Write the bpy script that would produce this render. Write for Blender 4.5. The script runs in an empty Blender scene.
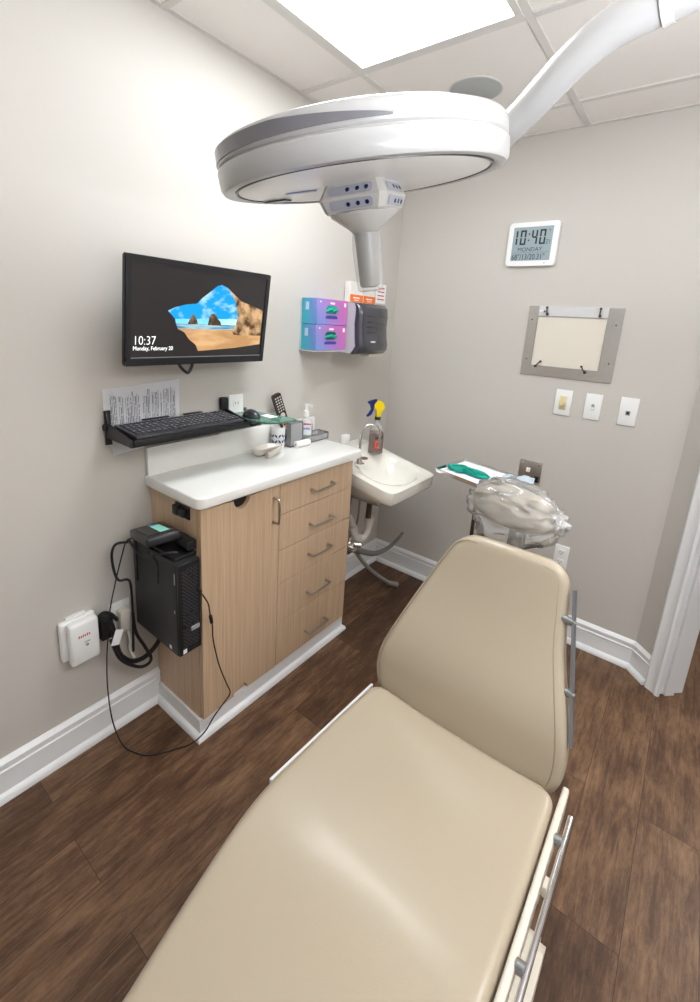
import bpy, bmesh, math, random
from mathutils import Vector, Matrix
random.seed(7)
V = Vector
SC = bpy.context.scene
COL = SC.collection
PI = math.pi

# ------------------------------------------------------------------ camera
cam_d = bpy.data.cameras.new('camera')
cam = bpy.data.objects.new('camera', cam_d); COL.objects.link(cam)
yaw, pit, rol = .6503, .2371, .0615
fw = V((-math.sin(yaw)*math.cos(pit), math.cos(yaw)*math.cos(pit), -math.sin(pit)))
r0 = V((math.cos(yaw), math.sin(yaw), 0)); u0 = r0.cross(fw)
rr = r0*math.cos(rol) + u0*math.sin(rol); uu = -r0*math.sin(rol) + u0*math.cos(rol)
M = Matrix((rr, uu, -fw)).transposed().to_4x4(); M.translation = V((1.4949, -2.3884, 1.5451))
cam.matrix_world = M
cam_d.sensor_fit = 'VERTICAL'; cam_d.sensor_height = 36; cam_d.sensor_width = 36
cam_d.lens = 453.885/1002*36
cam_d.shift_x = (350-344.6)/1002; cam_d.shift_y = -(501-431.469)/1002
cam_d.clip_start = .02
SC.camera = cam

# ------------------------------------------------------------------ world, exposure, large lights
w = bpy.data.worlds.new('world'); SC.world = w; w.use_nodes = True
w.node_tree.nodes['Background'].inputs[0].default_value = (1, .97, .93, 1)
w.node_tree.nodes['Background'].inputs[1].default_value = .3
SC.view_settings.view_transform = 'Standard'; SC.view_settings.look = 'None'
SC.view_settings.gamma = 1; SC.view_settings.use_curve_mapping = False
SC.view_settings.exposure = 0.96
PANEL_STRENGTH = 9.5        # ceiling light panels
HALL_FILL_WATTS = 14
def area(name, loc, rot, sx, sy, watts, col=(1, .96, .9)):
    d = bpy.data.lights.new(name, 'AREA'); d.shape = 'RECTANGLE'; d.size = sx; d.size_y = sy; d.energy = watts; d.color = col
    o = bpy.data.objects.new(name, d); COL.objects.link(o); o.location = loc; o.rotation_euler = rot; return o
area('hall_lamp', (2.6, .9, 2.42), (0, 0, 0), 1.0, .6, HALL_FILL_WATTS)  # unseen area light added beyond the doorway for brightness
# unseen fill lights added at the wall behind the camera and the right wall
area('window_daylight_front', (1.6, -4.47, 1.35), (math.radians(90), 0, 0), 2.4, 1.5, 1, (.9, .96, 1))
area('window_daylight_right', (3.97, -2.6, 1.35), (math.radians(90), 0, math.radians(90)), 2.2, 1.5, 3, (.9, .96, 1))
# added fill light aimed up at the ceiling, out of view right of the chair
area('bounced_strobe', (2.2, -2.0, 1.55), (math.radians(180), 0, 0), .8, .8, 38, (.9, .94, 1))

# ------------------------------------------------------------------ materials
def srgb(r, g, b):
    f = lambda c: (c/255/12.92 if c/255 <= .04045 else ((c/255+.055)/1.055)**2.4)
    return (f(r), f(g), f(b), 1)
def mat(name, col, rough=.5, metal=0, bump=0, bscale=60, coat=0, spec=.5, trans=0, ior=1.45, emit=None, estr=1, vary=0, vscale=6, alpha=1):
    m = bpy.data.materials.new(name); m.use_nodes = True; nt = m.node_tree; p = nt.nodes['Principled BSDF']
    p.inputs['Base Color'].default_value = col; p.inputs['Roughness'].default_value = rough; p.inputs['Metallic'].default_value = metal
    p.inputs['Coat Weight'].default_value = coat; p.inputs['Coat Roughness'].default_value = .15
    p.inputs['Specular IOR Level'].default_value = spec; p.inputs['Transmission Weight'].default_value = trans; p.inputs['IOR'].default_value = ior
    p.inputs['Alpha'].default_value = alpha
    if emit: p.inputs['Emission Color'].default_value = emit; p.inputs['Emission Strength'].default_value = estr
    tc = nt.nodes.new('ShaderNodeTexCoord')
    if bump or vary:
        n = nt.nodes.new('ShaderNodeTexNoise'); n.inputs['Scale'].default_value = bscale; n.inputs['Detail'].default_value = 4
        nt.links.new(tc.outputs['Object'], n.inputs['Vector'])
    if bump:
        b = nt.nodes.new('ShaderNodeBump'); b.inputs['Strength'].default_value = bump; b.inputs['Distance'].default_value = .002
        nt.links.new(n.outputs['Fac'], b.inputs['Height']); nt.links.new(b.outputs['Normal'], p.inputs['Normal'])
    if vary:
        n2 = nt.nodes.new('ShaderNodeTexNoise'); n2.inputs['Scale'].default_value = vscale; nt.links.new(tc.outputs['Object'], n2.inputs['Vector'])
        mx = nt.nodes.new('ShaderNodeMix'); mx.data_type = 'RGBA'
        mx.inputs['A'].default_value = tuple(c*(1-vary) for c in col[:3])+(1,); mx.inputs['B'].default_value = tuple(min(1, c*(1+vary)) for c in col[:3])+(1,)
        nt.links.new(n2.outputs['Fac'], mx.inputs['Factor']); nt.links.new(mx.outputs['Result'], p.inputs['Base Color'])
    return m
class G:
    """small node-graph helper"""
    def __init__(s, m): s.m = m; s.nt = m.node_tree; s.p = s.nt.nodes['Principled BSDF']
    def n(s, t, **k):
        x = s.nt.nodes.new(t)
        for a, b in k.items():
            if a.startswith('i_'): x.inputs[a[2:].replace('_', ' ')].default_value = b
            else: setattr(x, a, b)
        return x
    def l(s, a, b): s.nt.links.new(a, b)

WALL = mat('wall_paint', srgb(203, 198, 191), .55, bump=.12, bscale=220, spec=.35)
CEIL = mat('ceiling_tile', srgb(236, 231, 225), .9, bump=.5, bscale=160, spec=.1)
TEE = mat('ceiling_grid_metal', srgb(215, 211, 205), .5)
TRIM = mat('white_trim_paint', srgb(236, 237, 238), .35, spec=.5)
WHITE = mat('white_plastic', srgb(240, 240, 238), .35)
IVORY = mat('ivory_plastic', srgb(222, 206, 160), .4)
PORC = mat('porcelain', srgb(240, 237, 228), .12, coat=.5)
CTOP = mat('white_solid_surface', srgb(240, 239, 235), .3, bump=.03, bscale=90)
BLACK = mat('black_plastic', srgb(30, 30, 32), .4, bump=.1, bscale=300)
DARK = mat('dark_grey_plastic', srgb(52, 52, 56), .35, coat=.3)
GREYP = mat('grey_plastic', srgb(150, 152, 154), .45)
PCM = mat('black_painted_steel', srgb(40, 41, 43), .42, bump=.1, bscale=400)
CHROME = mat('chrome', srgb(225, 225, 228), .12, metal=1)
NICKEL = mat('brushed_nickel', srgb(180, 176, 170), .3, metal=1)
STEEL = mat('brushed_steel', srgb(232, 230, 227), .22, metal=1, bump=.1, bscale=80)
VINYL = mat('beige_vinyl', srgb(182, 169, 148), .28, bump=.12, bscale=420, spec=.5, coat=.35)
VINYL_B = mat('beige_vinyl_seam', srgb(158, 145, 122), .4, bump=.1, bscale=420)
CREAM = mat('cream_plastic', srgb(226, 218, 204), .35)
LAMPW = mat('white_lamp_enamel', srgb(176, 175, 174), .28, coat=.25)
LAMPG = mat('grey_lamp_plastic', srgb(196, 193, 189), .25)
LENS = mat('lamp_lens', srgb(243, 241, 238), .25)
PANELBLUE = mat('sensor_panel', srgb(166, 168, 180), .2)
SENSOR = mat('sensor_dot', srgb(25, 28, 70), .2)
PVC = mat('white_pipe', srgb(212, 206, 196), .35)
HOSE = mat('braided_hose', srgb(150, 147, 140), .4, metal=.4, bump=.6, bscale=500)
PAPER = mat('paper', srgb(250, 250, 252), .8)
INK = mat('print_ink', srgb(150, 150, 158), .8)
TEAL = mat('teal_nitrile', srgb(0, 158, 140), .45, bump=.3, bscale=90)
ORANGE = mat('orange_print', srgb(238, 120, 50), .5)
RED = mat('red_print', srgb(200, 60, 60), .5)
NAVY = mat('navy_plastic', srgb(25, 45, 110), .35)
YELLOW = mat('yellow_plastic', srgb(246, 214, 10), .35)
LCDG = mat('green_display', srgb(120, 180, 165), .3, emit=srgb(120, 200, 180), estr=.25)
CLOCKL = mat('clock_display', srgb(150, 166, 170), .3)
CLOCKD = mat('clock_segments', srgb(24, 36, 46), .3)
CLOCKF = mat('clock_faint_segments', srgb(36, 50, 60), .3)
TAUPE = mat('taupe_pearl_plastic', srgb(214, 206, 196), .22, metal=.15, coat=.4)
VIOLET = mat('violet_print', srgb(120, 90, 200), .5)
PINK = mat('magenta_print', srgb(205, 60, 120), .5)
MIST = mat('frosted_diffuser', srgb(228, 220, 206), .4)
BROWN = mat('brown_rubber', srgb(110, 85, 65), .5)

def wood_cab():
    m = mat('maple_laminate', srgb(205, 176, 146), .42); g = G(m)
    tc = g.n('ShaderNodeTexCoord'); mp = g.n('ShaderNodeMapping'); mp.inputs['Scale'].default_value = (60, 60, 1.3)
    nz = g.n('ShaderNodeTexNoise', i_Scale=2.2, i_Detail=6.0, i_Roughness=.6)
    mp2 = g.n('ShaderNodeMapping'); mp2.inputs['Scale'].default_value = (240, 240, 3)
    nz2 = g.n('ShaderNodeTexNoise', i_Scale=1.5, i_Detail=3.0)
    g.l(tc.outputs['Object'], mp.inputs[0]); g.l(mp.outputs[0], nz.inputs['Vector']); g.l(tc.outputs['Object'], mp2.inputs[0]); g.l(mp2.outputs[0], nz2.inputs['Vector'])
    mx = g.n('ShaderNodeMix', data_type='FLOAT'); mx.inputs['Factor'].default_value = .4
    g.l(nz.outputs['Fac'], mx.inputs['A']); g.l(nz2.outputs['Fac'], mx.inputs['B'])
    cr = g.n('ShaderNodeValToRGB'); cr.color_ramp.elements[0].position = .33; cr.color_ramp.elements[1].position = .67
    cr.color_ramp.elements[0].color = srgb(188, 158, 128); cr.color_ramp.elements[1].color = srgb(216, 188, 158)
    g.l(mx.outputs['Result'], cr.inputs[0]); g.l(cr.outputs[0], g.p.inputs['Base Color']); return m
MAPLE = wood_cab()
def wood_floor():
    m = mat('walnut_planks', (.1, .06, .04, 1), .38, spec=.4); g = G(m)
    tc = g.n('ShaderNodeTexCoord'); mp = g.n('ShaderNodeMapping'); mp.inputs['Rotation'].default_value = (0, 0, PI/2)
    g.l(tc.outputs['Object'], mp.inputs[0])
    br = g.n('ShaderNodeTexBrick'); br.offset = .37; br.offset_frequency = 2
    br.inputs['Scale'].default_value = 1; br.inputs['Brick Width'].default_value = 1.22; br.inputs['Row Height'].default_value = .165
    br.inputs['Mortar Size'].default_value = .0009; br.inputs['Mortar Smooth'].default_value = .4; br.inputs['Bias'].default_value = 0
    br.inputs['Color1'].default_value = (0, 0, 0, 1); br.inputs['Color2'].default_value = (1, 1, 1, 1); br.inputs['Mortar'].default_value = (.5, .5, .5, 1)
    g.l(mp.outputs[0], br.inputs['Vector'])
    # per-plank shift of the grain
    sc = g.n('ShaderNodeVectorMath', operation='SCALE'); sc.inputs['Scale'].default_value = 13
    g.l(br.outputs['Color'], sc.inputs[0]); ad = g.n('ShaderNodeVectorMath', operation='ADD'); g.l(mp.outputs[0], ad.inputs[0]); g.l(sc.outputs[0], ad.inputs[1])
    m1 = g.n('ShaderNodeMapping'); m1.inputs['Scale'].default_value = (3.2, 34, 10); g.l(ad.outputs[0], m1.inputs[0])
    n1 = g.n('ShaderNodeTexNoise', i_Scale=1.7, i_Detail=12.0, i_Roughness=.74, i_Distortion=1.1); g.l(m1.outputs[0], n1.inputs['Vector'])
    m2 = g.n('ShaderNodeMapping'); m2.inputs['Scale'].default_value = (3.5, 10, 4); g.l(ad.outputs[0], m2.inputs[0])
    n2 = g.n('ShaderNodeTexNoise', i_Scale=1.6, i_Detail=8.0, i_Roughness=.75); g.l(m2.outputs[0], n2.inputs['Vector'])
    mx = g.n('ShaderNodeMix', data_type='FLOAT'); mx.inputs['Factor'].default_value = .55; g.l(n1.outputs['Fac'], mx.inputs['A']); g.l(n2.outputs['Fac'], mx.inputs['B'])
    ma = g.n('ShaderNodeMath', operation='MULTIPLY_ADD'); ma.inputs[1].default_value = .15; g.l(br.outputs['Color'], ma.inputs[0]); g.l(mx.outputs['Result'], ma.inputs[2])
    cr = g.n('ShaderNodeValToRGB'); e = cr.color_ramp.elements
    e[0].position = .38; e[0].color = srgb(40, 27, 20); e[1].position = .78; e[1].color = srgb(142, 110, 82)
    x = cr.color_ramp.elements.new(.56); x.color = srgb(84, 60, 44)
    g.l(ma.outputs[0], cr.inputs[0])
    vm = g.n('ShaderNodeMapping'); vm.inputs['Scale'].default_value = (1.6, 4.2, 1); g.l(ad.outputs[0], vm.inputs[0])
    vo = g.n('ShaderNodeTexVoronoi', i_Scale=1.0); g.l(vm.outputs[0], vo.inputs['Vector'])
    kr = g.n('ShaderNodeMapRange'); kr.inputs['From Min'].default_value = .03; kr.inputs['From Max'].default_value = .11; kr.inputs['To Min'].default_value = .55; kr.inputs['To Max'].default_value = 0
    g.l(vo.outputs['Distance'], kr.inputs['Value'])
    kn = g.n('ShaderNodeMix', data_type='RGBA'); kn.inputs['B'].default_value = srgb(48, 33, 26); g.l(kr.outputs[0], kn.inputs['Factor']); g.l(cr.outputs[0], kn.inputs['A'])
    mo = g.n('ShaderNodeMix', data_type='RGBA'); mo.inputs['B'].default_value = srgb(52, 37, 29)
    g.l(br.outputs['Fac'], mo.inputs['Factor']); g.l(kn.outputs['Result'], mo.inputs['A']); g.l(mo.outputs['Result'], g.p.inputs['Base Color'])
    bp = g.n('ShaderNodeBump'); bp.inputs['Strength'].default_value = .25; bp.inputs['Distance'].default_value = .002
    g.l(n1.outputs['Fac'], bp.inputs['Height']); g.l(bp.outputs[0], g.p.inputs['Normal']); return m
FLOORM = wood_floor()
def emis(name, col, s):
    m = bpy.data.materials.new(name); m.use_nodes = True; nt = m.node_tree; nt.nodes.remove(nt.nodes['Principled BSDF'])
    e = nt.nodes.new('ShaderNodeEmission'); e.inputs[0].default_value = col; e.inputs[1].default_value = s
    nt.links.new(e.outputs[0], nt.nodes['Material Output'].inputs[0]); return m
PANEL = emis('lit_diffuser', (.92, .965, 1, 1), PANEL_STRENGTH)
def film(name, tint, trans_fac, rough=.12, blend=.35):
    m = bpy.data.materials.new(name); m.use_nodes = True; nt = m.node_tree; p = nt.nodes['Principled BSDF']; nt.nodes.remove(p)
    t = nt.nodes.new('ShaderNodeBsdfTransparent'); t.inputs[0].default_value = (.97, .97, .97, 1)
    gl = nt.nodes.new('ShaderNodeBsdfGlossy'); gl.inputs['Roughness'].default_value = rough
    df = nt.nodes.new('ShaderNodeBsdfDiffuse'); df.inputs[0].default_value = tint
    lw = nt.nodes.new('ShaderNodeLayerWeight'); lw.inputs[0].default_value = blend
    a = nt.nodes.new('ShaderNodeMixShader'); a.inputs[0].default_value = trans_fac; nt.links.new(t.outputs[0], a.inputs[1]); nt.links.new(df.outputs[0], a.inputs[2])
    b = nt.nodes.new('ShaderNodeMixShader'); nt.links.new(lw.outputs['Fresnel'], b.inputs[0]); nt.links.new(a.outputs[0], b.inputs[1]); nt.links.new(gl.outputs[0], b.inputs[2])
    nt.links.new(b.outputs[0], nt.nodes['Material Output'].inputs[0]); return m
FILM = film('clear_plastic_film', (.98, .98, .97, 1), .20, .12, .38)
COVER = film('clear_sleeve', (.97, .97, .97, 1), .2, .25, .02)
MESHM = film('wire_mesh_metal', srgb(205, 206, 208), .38, .3, .04)
BOTTLE = film('clear_bottle', srgb(240, 243, 243), .16, .06, .05)
GLASSG = film('green_glass', srgb(120, 180, 158), .5, .05, .2)
DSTEEL = mat('dull_zinc', srgb(150, 152, 152), .35, metal=.8)
AMBER = mat('amber_liquid', srgb(116, 66, 46), .12)
GEL = mat('green_gel', srgb(186, 206, 164), .15)
def glovebox():
    m = mat('glove_box_print', (1, 1, 1, 1), .4); g = G(m)
    tc = g.n('ShaderNodeTexCoord'); sp = g.n('ShaderNodeSeparateXYZ'); g.l(tc.outputs['Generated'], sp.inputs[0])
    nz = g.n('ShaderNodeTexNoise', i_Scale=4.0, i_Detail=3.0); g.l(tc.outputs['Generated'], nz.inputs['Vector'])
    s1 = g.n('ShaderNodeMath', operation='ADD'); g.l(sp.outputs['Y'], s1.inputs[0]); g.l(sp.outputs['X'], s1.inputs[1])
    a = g.n('ShaderNodeMath', operation='MULTIPLY_ADD'); a.inputs[1].default_value = .55; g.l(nz.outputs['Fac'], a.inputs[0]); g.l(s1.outputs[0], a.inputs[2])
    b = g.n('ShaderNodeMath', operation='MULTIPLY_ADD'); b.inputs[1].default_value = .35; g.l(sp.outputs['Z'], b.inputs[0]); g.l(a.outputs[0], b.inputs[2])
    d = g.n('ShaderNodeMath', operation='MULTIPLY'); d.inputs[1].default_value = .38; g.l(b.outputs[0], d.inputs[0])
    cr = g.n('ShaderNodeValToRGB'); e = cr.color_ramp.elements
    e[0].position = .22; e[0].color = srgb(60, 176, 196); e[1].position = 1; e[1].color = srgb(214, 110, 178)
    for p_, c in ((.45, srgb(100, 150, 210)), (.62, srgb(150, 140, 212)), (.8, srgb(190, 120, 196))):
        x = e.new(p_); x.color = c
    g.l(d.outputs[0], cr.inputs[0]); g.l(cr.outputs[0], g.p.inputs['Base Color']); return m
GBOX = glovebox()
def screen_mat(name, c1, c2, scale, strength=.8, stretch=(1, 1, 1), lo=.4, hi=.6):
    m = bpy.data.materials.new(name); m.use_nodes = True; nt = m.node_tree; nt.nodes.remove(nt.nodes['Principled BSDF'])
    tc = nt.nodes.new('ShaderNodeTexCoord'); mp = nt.nodes.new('ShaderNodeMapping'); mp.inputs['Scale'].default_value = stretch
    n = nt.nodes.new('ShaderNodeTexNoise'); n.inputs['Scale'].default_value = scale; n.inputs['Detail'].default_value = 5
    cr = nt.nodes.new('ShaderNodeValToRGB'); cr.color_ramp.elements[0].position = lo; cr.color_ramp.elements[1].position = hi
    cr.color_ramp.elements[0].color = c1; cr.color_ramp.elements[1].color = c2
    e = nt.nodes.new('ShaderNodeEmission'); e.inputs[1].default_value = strength
    for a, b in ((tc.outputs['Object'], mp.inputs[0]), (mp.outputs[0], n.inputs['Vector']), (n.outputs['Fac'], cr.inputs[0]), (cr.outputs[0], e.inputs[0]), (e.outputs[0], nt.nodes['Material Output'].inputs[0])): nt.links.new(a, b)
    return m
SCR_BLACK = mat('screen_dark', srgb(34, 33, 34), .18, spec=.5, emit=srgb(50, 46, 46), estr=.35)
SCR_SKY = screen_mat('screen_sky', srgb(30, 140, 200), srgb(190, 226, 240), 14, .9, (1, 1, 1.6), .5, .72)
SCR_SKYL = screen_mat('screen_sky_low', srgb(110, 190, 222), srgb(170, 215, 232), 10, .9)
SCR_SEA = screen_mat('screen_sea', srgb(70, 120, 150), srgb(150, 180, 190), 40, .85, (1, .3, 3))
SCR_SAND = screen_mat('screen_sand', srgb(170, 130, 88), srgb(200, 160, 116), 16, .85, (1, .5, 2))
SCR_ROCK = screen_mat('screen_rock', srgb(84, 62, 44), srgb(196, 160, 118), 24, .8)
SCR_ROCKD = screen_mat('screen_dark_rock', srgb(70, 58, 44), srgb(120, 100, 76), 60, .8)
SCR_TEXT = emis('screen_text', (1, 1, 1, 1), .9)

# ------------------------------------------------------------------ mesh helpers
def wloc(o):
    p = V((0, 0, 0))
    while o is not None: p = p + o.location; o = o.parent
    return p
def smooth(me, ang=40):
    for p in me.polygons: p.use_smooth = True
    bm = bmesh.new(); bm.from_mesh(me)
    for e in bm.edges:
        if len(e.link_faces) == 2:
            try: e.smooth = e.calc_face_angle() < math.radians(ang)
            except ValueError: pass
    bm.to_mesh(me); bm.free()
def obj(name, bm, m, parent=None, base=None, ang=40):
    """world-space bmesh -> object; children keep the parent's origin"""
    me = bpy.data.meshes.new(name)
    if isinstance(bm, bpy.types.Mesh): me = bm
    else:
        bmesh.ops.recalc_face_normals(bm, faces=bm.faces[:]); bm.to_mesh(me); bm.free()
    o = bpy.data.objects.new(name, me); COL.objects.link(o)
    if parent is None:
        if base is None:
            xs = [v.co for v in me.vertices]
            lo = [min(v[i] for v in xs) for i in range(3)]; hi = [max(v[i] for v in xs) for i in range(3)]
            base = ((lo[0]+hi[0])/2, (lo[1]+hi[1])/2, lo[2])
        o.location = base; off = V(base)
    else:
        o.parent = parent; off = wloc(parent)
    me.transform(Matrix.Translation(-off))
    if ang: smooth(me, ang)
    if m is not None: me.materials.append(m)
    return o
def tag(o, label, cat, group=None):
    o['label'] = label; o['category'] = cat
    if group: o['group'] = group
    return o
def thing(name, label, cat, loc, group=None):
    o = bpy.data.objects.new(name, None); COL.objects.link(o); o.location = loc; o.empty_display_size = .05
    return tag(o, label, cat, group)
def struct(name, bm, m, parent=None):
    o = obj(name, bm, m, parent)
    if parent is None: o['kind'] = 'structure'
    return o
def nb(): return bmesh.new()
def box(bm, x0, x1, y0, y1, z0, z1, bev=0, seg=2, mtx=None):
    r = bmesh.ops.create_cube(bm, size=1); vs = r['verts']
    for v in vs: v.co = V((x0+(v.co.x+.5)*(x1-x0), y0+(v.co.y+.5)*(y1-y0), z0+(v.co.z+.5)*(z1-z0)))
    out = vs
    if bev:
        es = list({e for v in vs for e in v.link_edges})
        r2 = bmesh.ops.bevel(bm, geom=es, offset=bev, segments=seg, profile=.5, affect='EDGES', clamp_overlap=True)
        out = list({v for f in r2['faces'] for v in f.verts} | {v for v in vs if v.is_valid})
        # include the whole connected island
        seen = set(out); st = list(out)
        while st:
            a = st.pop()
            for e in a.link_edges:
                b = e.other_vert(a)
                if b not in seen: seen.add(b); st.append(b)
        out = list(seen)
    if mtx is not None:
        for v in out: v.co = mtx @ v.co
    return out
def B(*a, bev=0, seg=2, mtx=None):
    bm = nb(); box(bm, *a, bev=bev, seg=seg, mtx=mtx); return bm
def frame_for(d):
    d = d.normalized(); a = V((0, 0, 1)) if abs(d.z) < .9 else V((1, 0, 0))
    u = d.cross(a).normalized(); return u, d.cross(u).normalized()
def ring(bm, c, u, v, r, n, rv=None):
    rv = rv or r
    return [bm.verts.new(c+u*(r*math.cos(2*PI*i/n))+v*(rv*math.sin(2*PI*i/n))) for i in range(n)]
def skin_rings(bm, rings, cap=True, closed=True):
    for a, b in zip(rings, rings[1:]):
        n = len(a)
        for i in range(n if closed else n-1):
            j = (i+1) % n
            try: bm.faces.new((a[i], a[j], b[j], b[i]))
            except ValueError: pass
    if cap:
        for r in (rings[0], rings[-1]):
            try: bm.faces.new(r)
            except ValueError: pass
def cyl(bm, a, b, r, r2=None, n=20):
    a, b = V(a), V(b); r2 = r if r2 is None else r2; u, v = frame_for(b-a)
    skin_rings(bm, [ring(bm, a, u, v, r, n), ring(bm, b, u, v, r2, n)])
def lathe(bm, o, axis, prof, n=32, u=None):
    """prof: list of (distance along axis, radius)"""
    o, axis = V(o), V(axis).normalized()
    if u is None: u, v = frame_for(axis)
    else: u = V(u).normalized(); v = axis.cross(u)
    skin_rings(bm, [ring(bm, o+axis*h, u, v, max(r, 1e-4), n) for h, r in prof])
def catmull(P, k=6):
    P = [V(p) for p in P]; out = []
    for i in range(len(P)-1):
        p0 = P[max(i-1, 0)]; p1 = P[i]; p2 = P[i+1]; p3 = P[min(i+2, len(P)-1)]
        for j in range(k):
            t = j/k
            out.append(.5*((2*p1)+(p2-p0)*t+(2*p0-5*p1+4*p2-p3)*t*t+(3*p1-p0-3*p2+p3)*t**3))
    out.append(P[-1]); return out
def tube(bm, P, r, n=10, k=6, radii=None):
    Q = catmull(P, k) if k else [V(p) for p in P]
    u = None; rings = []
    for i, q in enumerate(Q):
        d = (Q[min(i+1, len(Q)-1)]-Q[max(i-1, 0)]).normalized()
        if u is None: u, v = frame_for(d)
        else:
            u = (u-d*u.dot(d)).normalized(); v = d.cross(u)
        rad = r if radii is None else radii[0]+(radii[1]-radii[0])*i/(len(Q)-1)
        rings.append(ring(bm, q, u, v, rad, n))
    skin_rings(bm, rings)
def prism(bm, pts, o, U, W, N, h):
    """polygon pts in the (U,W) plane at origin o, thickness h along N"""
    o, U, W, N = V(o), V(U), V(W), V(N)
    a = [bm.verts.new(o+U*p[0]+W*p[1]) for p in pts]
    if h == 0: bm.faces.new(a); return
    b = [bm.verts.new(o+U*p[0]+W*p[1]+N*h) for p in pts]
    bm.faces.new(a); bm.faces.new(b[::-1])
    n = len(a)
    for i in range(n): bm.faces.new((a[i], b[i], b[(i+1) % n], a[(i+1) % n]))
def rrect(x0, x1, y0, y1, r, n=5):
    out = []
    for cx, cy, a0 in ((x1-r, y1-r, 0), (x0+r, y1-r, 90), (x0+r, y0+r, 180), (x1-r, y0+r, 270)):
        for i in range(n+1):
            a = math.radians(a0+90*i/n); out.append((cx+r*math.cos(a), cy+r*math.sin(a)))
    return out
def text_mesh(s, size, o, U, W, N, h=.0006, align='LEFT', bold=0, sx=1):
    c = bpy.data.curves.new('t', 'FONT'); c.body = s; c.size = size; c.align_x = align; c.align_y = 'BOTTOM_BASELINE'; c.extrude = h; c.offset = bold; c.resolution_u = 3
    t = bpy.data.objects.new('t', c); COL.objects.link(t)
    dg = bpy.context.evaluated_depsgraph_get(); me = bpy.data.meshes.new_from_object(t.evaluated_get(dg))
    bpy.data.objects.remove(t); bpy.data.curves.remove(c)
    U, W, N = V(U), V(W), V(N)
    mt = Matrix((U*sx, W, N)).transposed().to_4x4(); mt.translation = V(o); me.transform(mt); me.materials.clear(); return me
def add_mesh(bm, me): bm.from_mesh(me); bpy.data.meshes.remove(me)
X, Y, Z = V((1, 0, 0)), V((0, 1, 0)), V((0, 0, 1))

# ------------------------------------------------------------------ the room
H = 2.44
struct('floor', B(-.1, 4, -4.5, 2, -.1, 0), FLOORM)
ceil = struct('ceiling', B(-.1, 4, -4.5, 2, H, H+.1), CEIL)
bm = nb()
xs = [.305, .9137, 1.523, 2.13, 2.74, 3.35]; ys = [-.25-.61*k for k in range(-3, 7)]
for x in xs: box(bm, x-.012, x+.012, -4.4, 1.9, H-.006, H+.001)
for y in ys: box(bm, 0, 3.95, y-.012, y+.012, H-.0055, H+.001)
box(bm, 0, .02, -4.4, 0, H-.004, H+.001); box(bm, 0, 1.5, -.02, 0, H-.0045, H+.001)
struct('ceiling_grid', bm, TEE, ceil)
struct('wall_left', B(-.1, 0, -4.5, 0, 0, H), WALL)
struct('wall_back', B(-.1, 1.504, 0, .12, 0, H), WALL)
struct('wall_front', B(-.1, 4, -4.6, -4.5, 0, H), WALL)
struct('wall_right', B(4, 4.1, -4.6, 2, 0, H), WALL)
struct('wall_hall', B(-.1, 4, 2, 2.1, 0, H), WALL)
def fill_frame(n, o, U, W_, H_, N):  # trim made up to surround the unseen fill lights
    o, U, N = V(o), V(U), V(N); bm = nb()
    for a, b, c, d in ((-W_/2-.08, W_/2+.08, -H_/2-.08, -H_/2), (-W_/2-.08, W_/2+.08, H_/2, H_/2+.08), (-W_/2-.08, -W_/2, -H_/2, H_/2), (W_/2, W_/2+.08, -H_/2, H_/2)):
        prism(bm, [(a, c), (b, c), (b, d), (a, d)], o, U, Z, N, .02)
    struct('window_%d' % n, bm, TRIM)
fill_frame(1, (1.6, -4.5, 1.35), X, 2.4, 1.5, Y); fill_frame(2, (4, -2.6, 1.35), Y, 2.2, 1.5, -X)
# short angled wall with the doorway
DA = V((.7071, -.7071, 0)); DN = V((-.7071, -.7071, 0))       # along the wall, towards the room
P0 = V((1.504, 0, 0))
def awall(s0, s1, z0, z1, d0, d1):
    bm = nb(); r = box(bm, 0, 1, 0, 1, 0, 1)
    for v in r: v.co = P0+DA*(s0+(s1-s0)*v.co.x)+DN*(d0+(d1-d0)*v.co.y)+Z*(z0+(z1-z0)*v.co.z)
    return bm
struct('wall_angled', awall(0, .145, 0, H, -.10, 0), WALL)
struct('wall_header', awall(.145, 1.03, 2.06, H, -.10, 0), WALL)
struct('wall_beside_door', awall(1.03, 2.6, 0, H, -.10, 0), WALL)
# door casing (profiled) and jamb
def casing(s0, s1):
    bm = nb(); a = s0 if s1 > s0 else s1
    prof = [(0, 0), (0, .018), (.012, .024), (.024, .018), (.05, .014), (.058, .018), (.068, .012), (.068, 0)]
    sg = 1 if s1 > s0 else -1
    pts = [(s0+sg*p[0], p[1]) for p in prof]
    prism(bm, pts, P0, DA, DN, Z, 2.12); return bm
struct('trim_1', casing(.112, .18), TRIM)
struct('trim_2', casing(1.063, .995), TRIM)
bm = nb()
j = awall(.145, .165, 0, 2.06, -.13, .002); bm.free(); struct('trim_3', j, TRIM)
struct('trim_4', awall(1.01, 1.03, 0, 2.06, -.13, .002), TRIM)
struct('trim_5', awall(.165, 1.01, 2.04, 2.06, -.13, .002), TRIM)
st = awall(.165, .178, 0, 2.04, -.075, -.03); struct('trim_6', st, TRIM)

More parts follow.
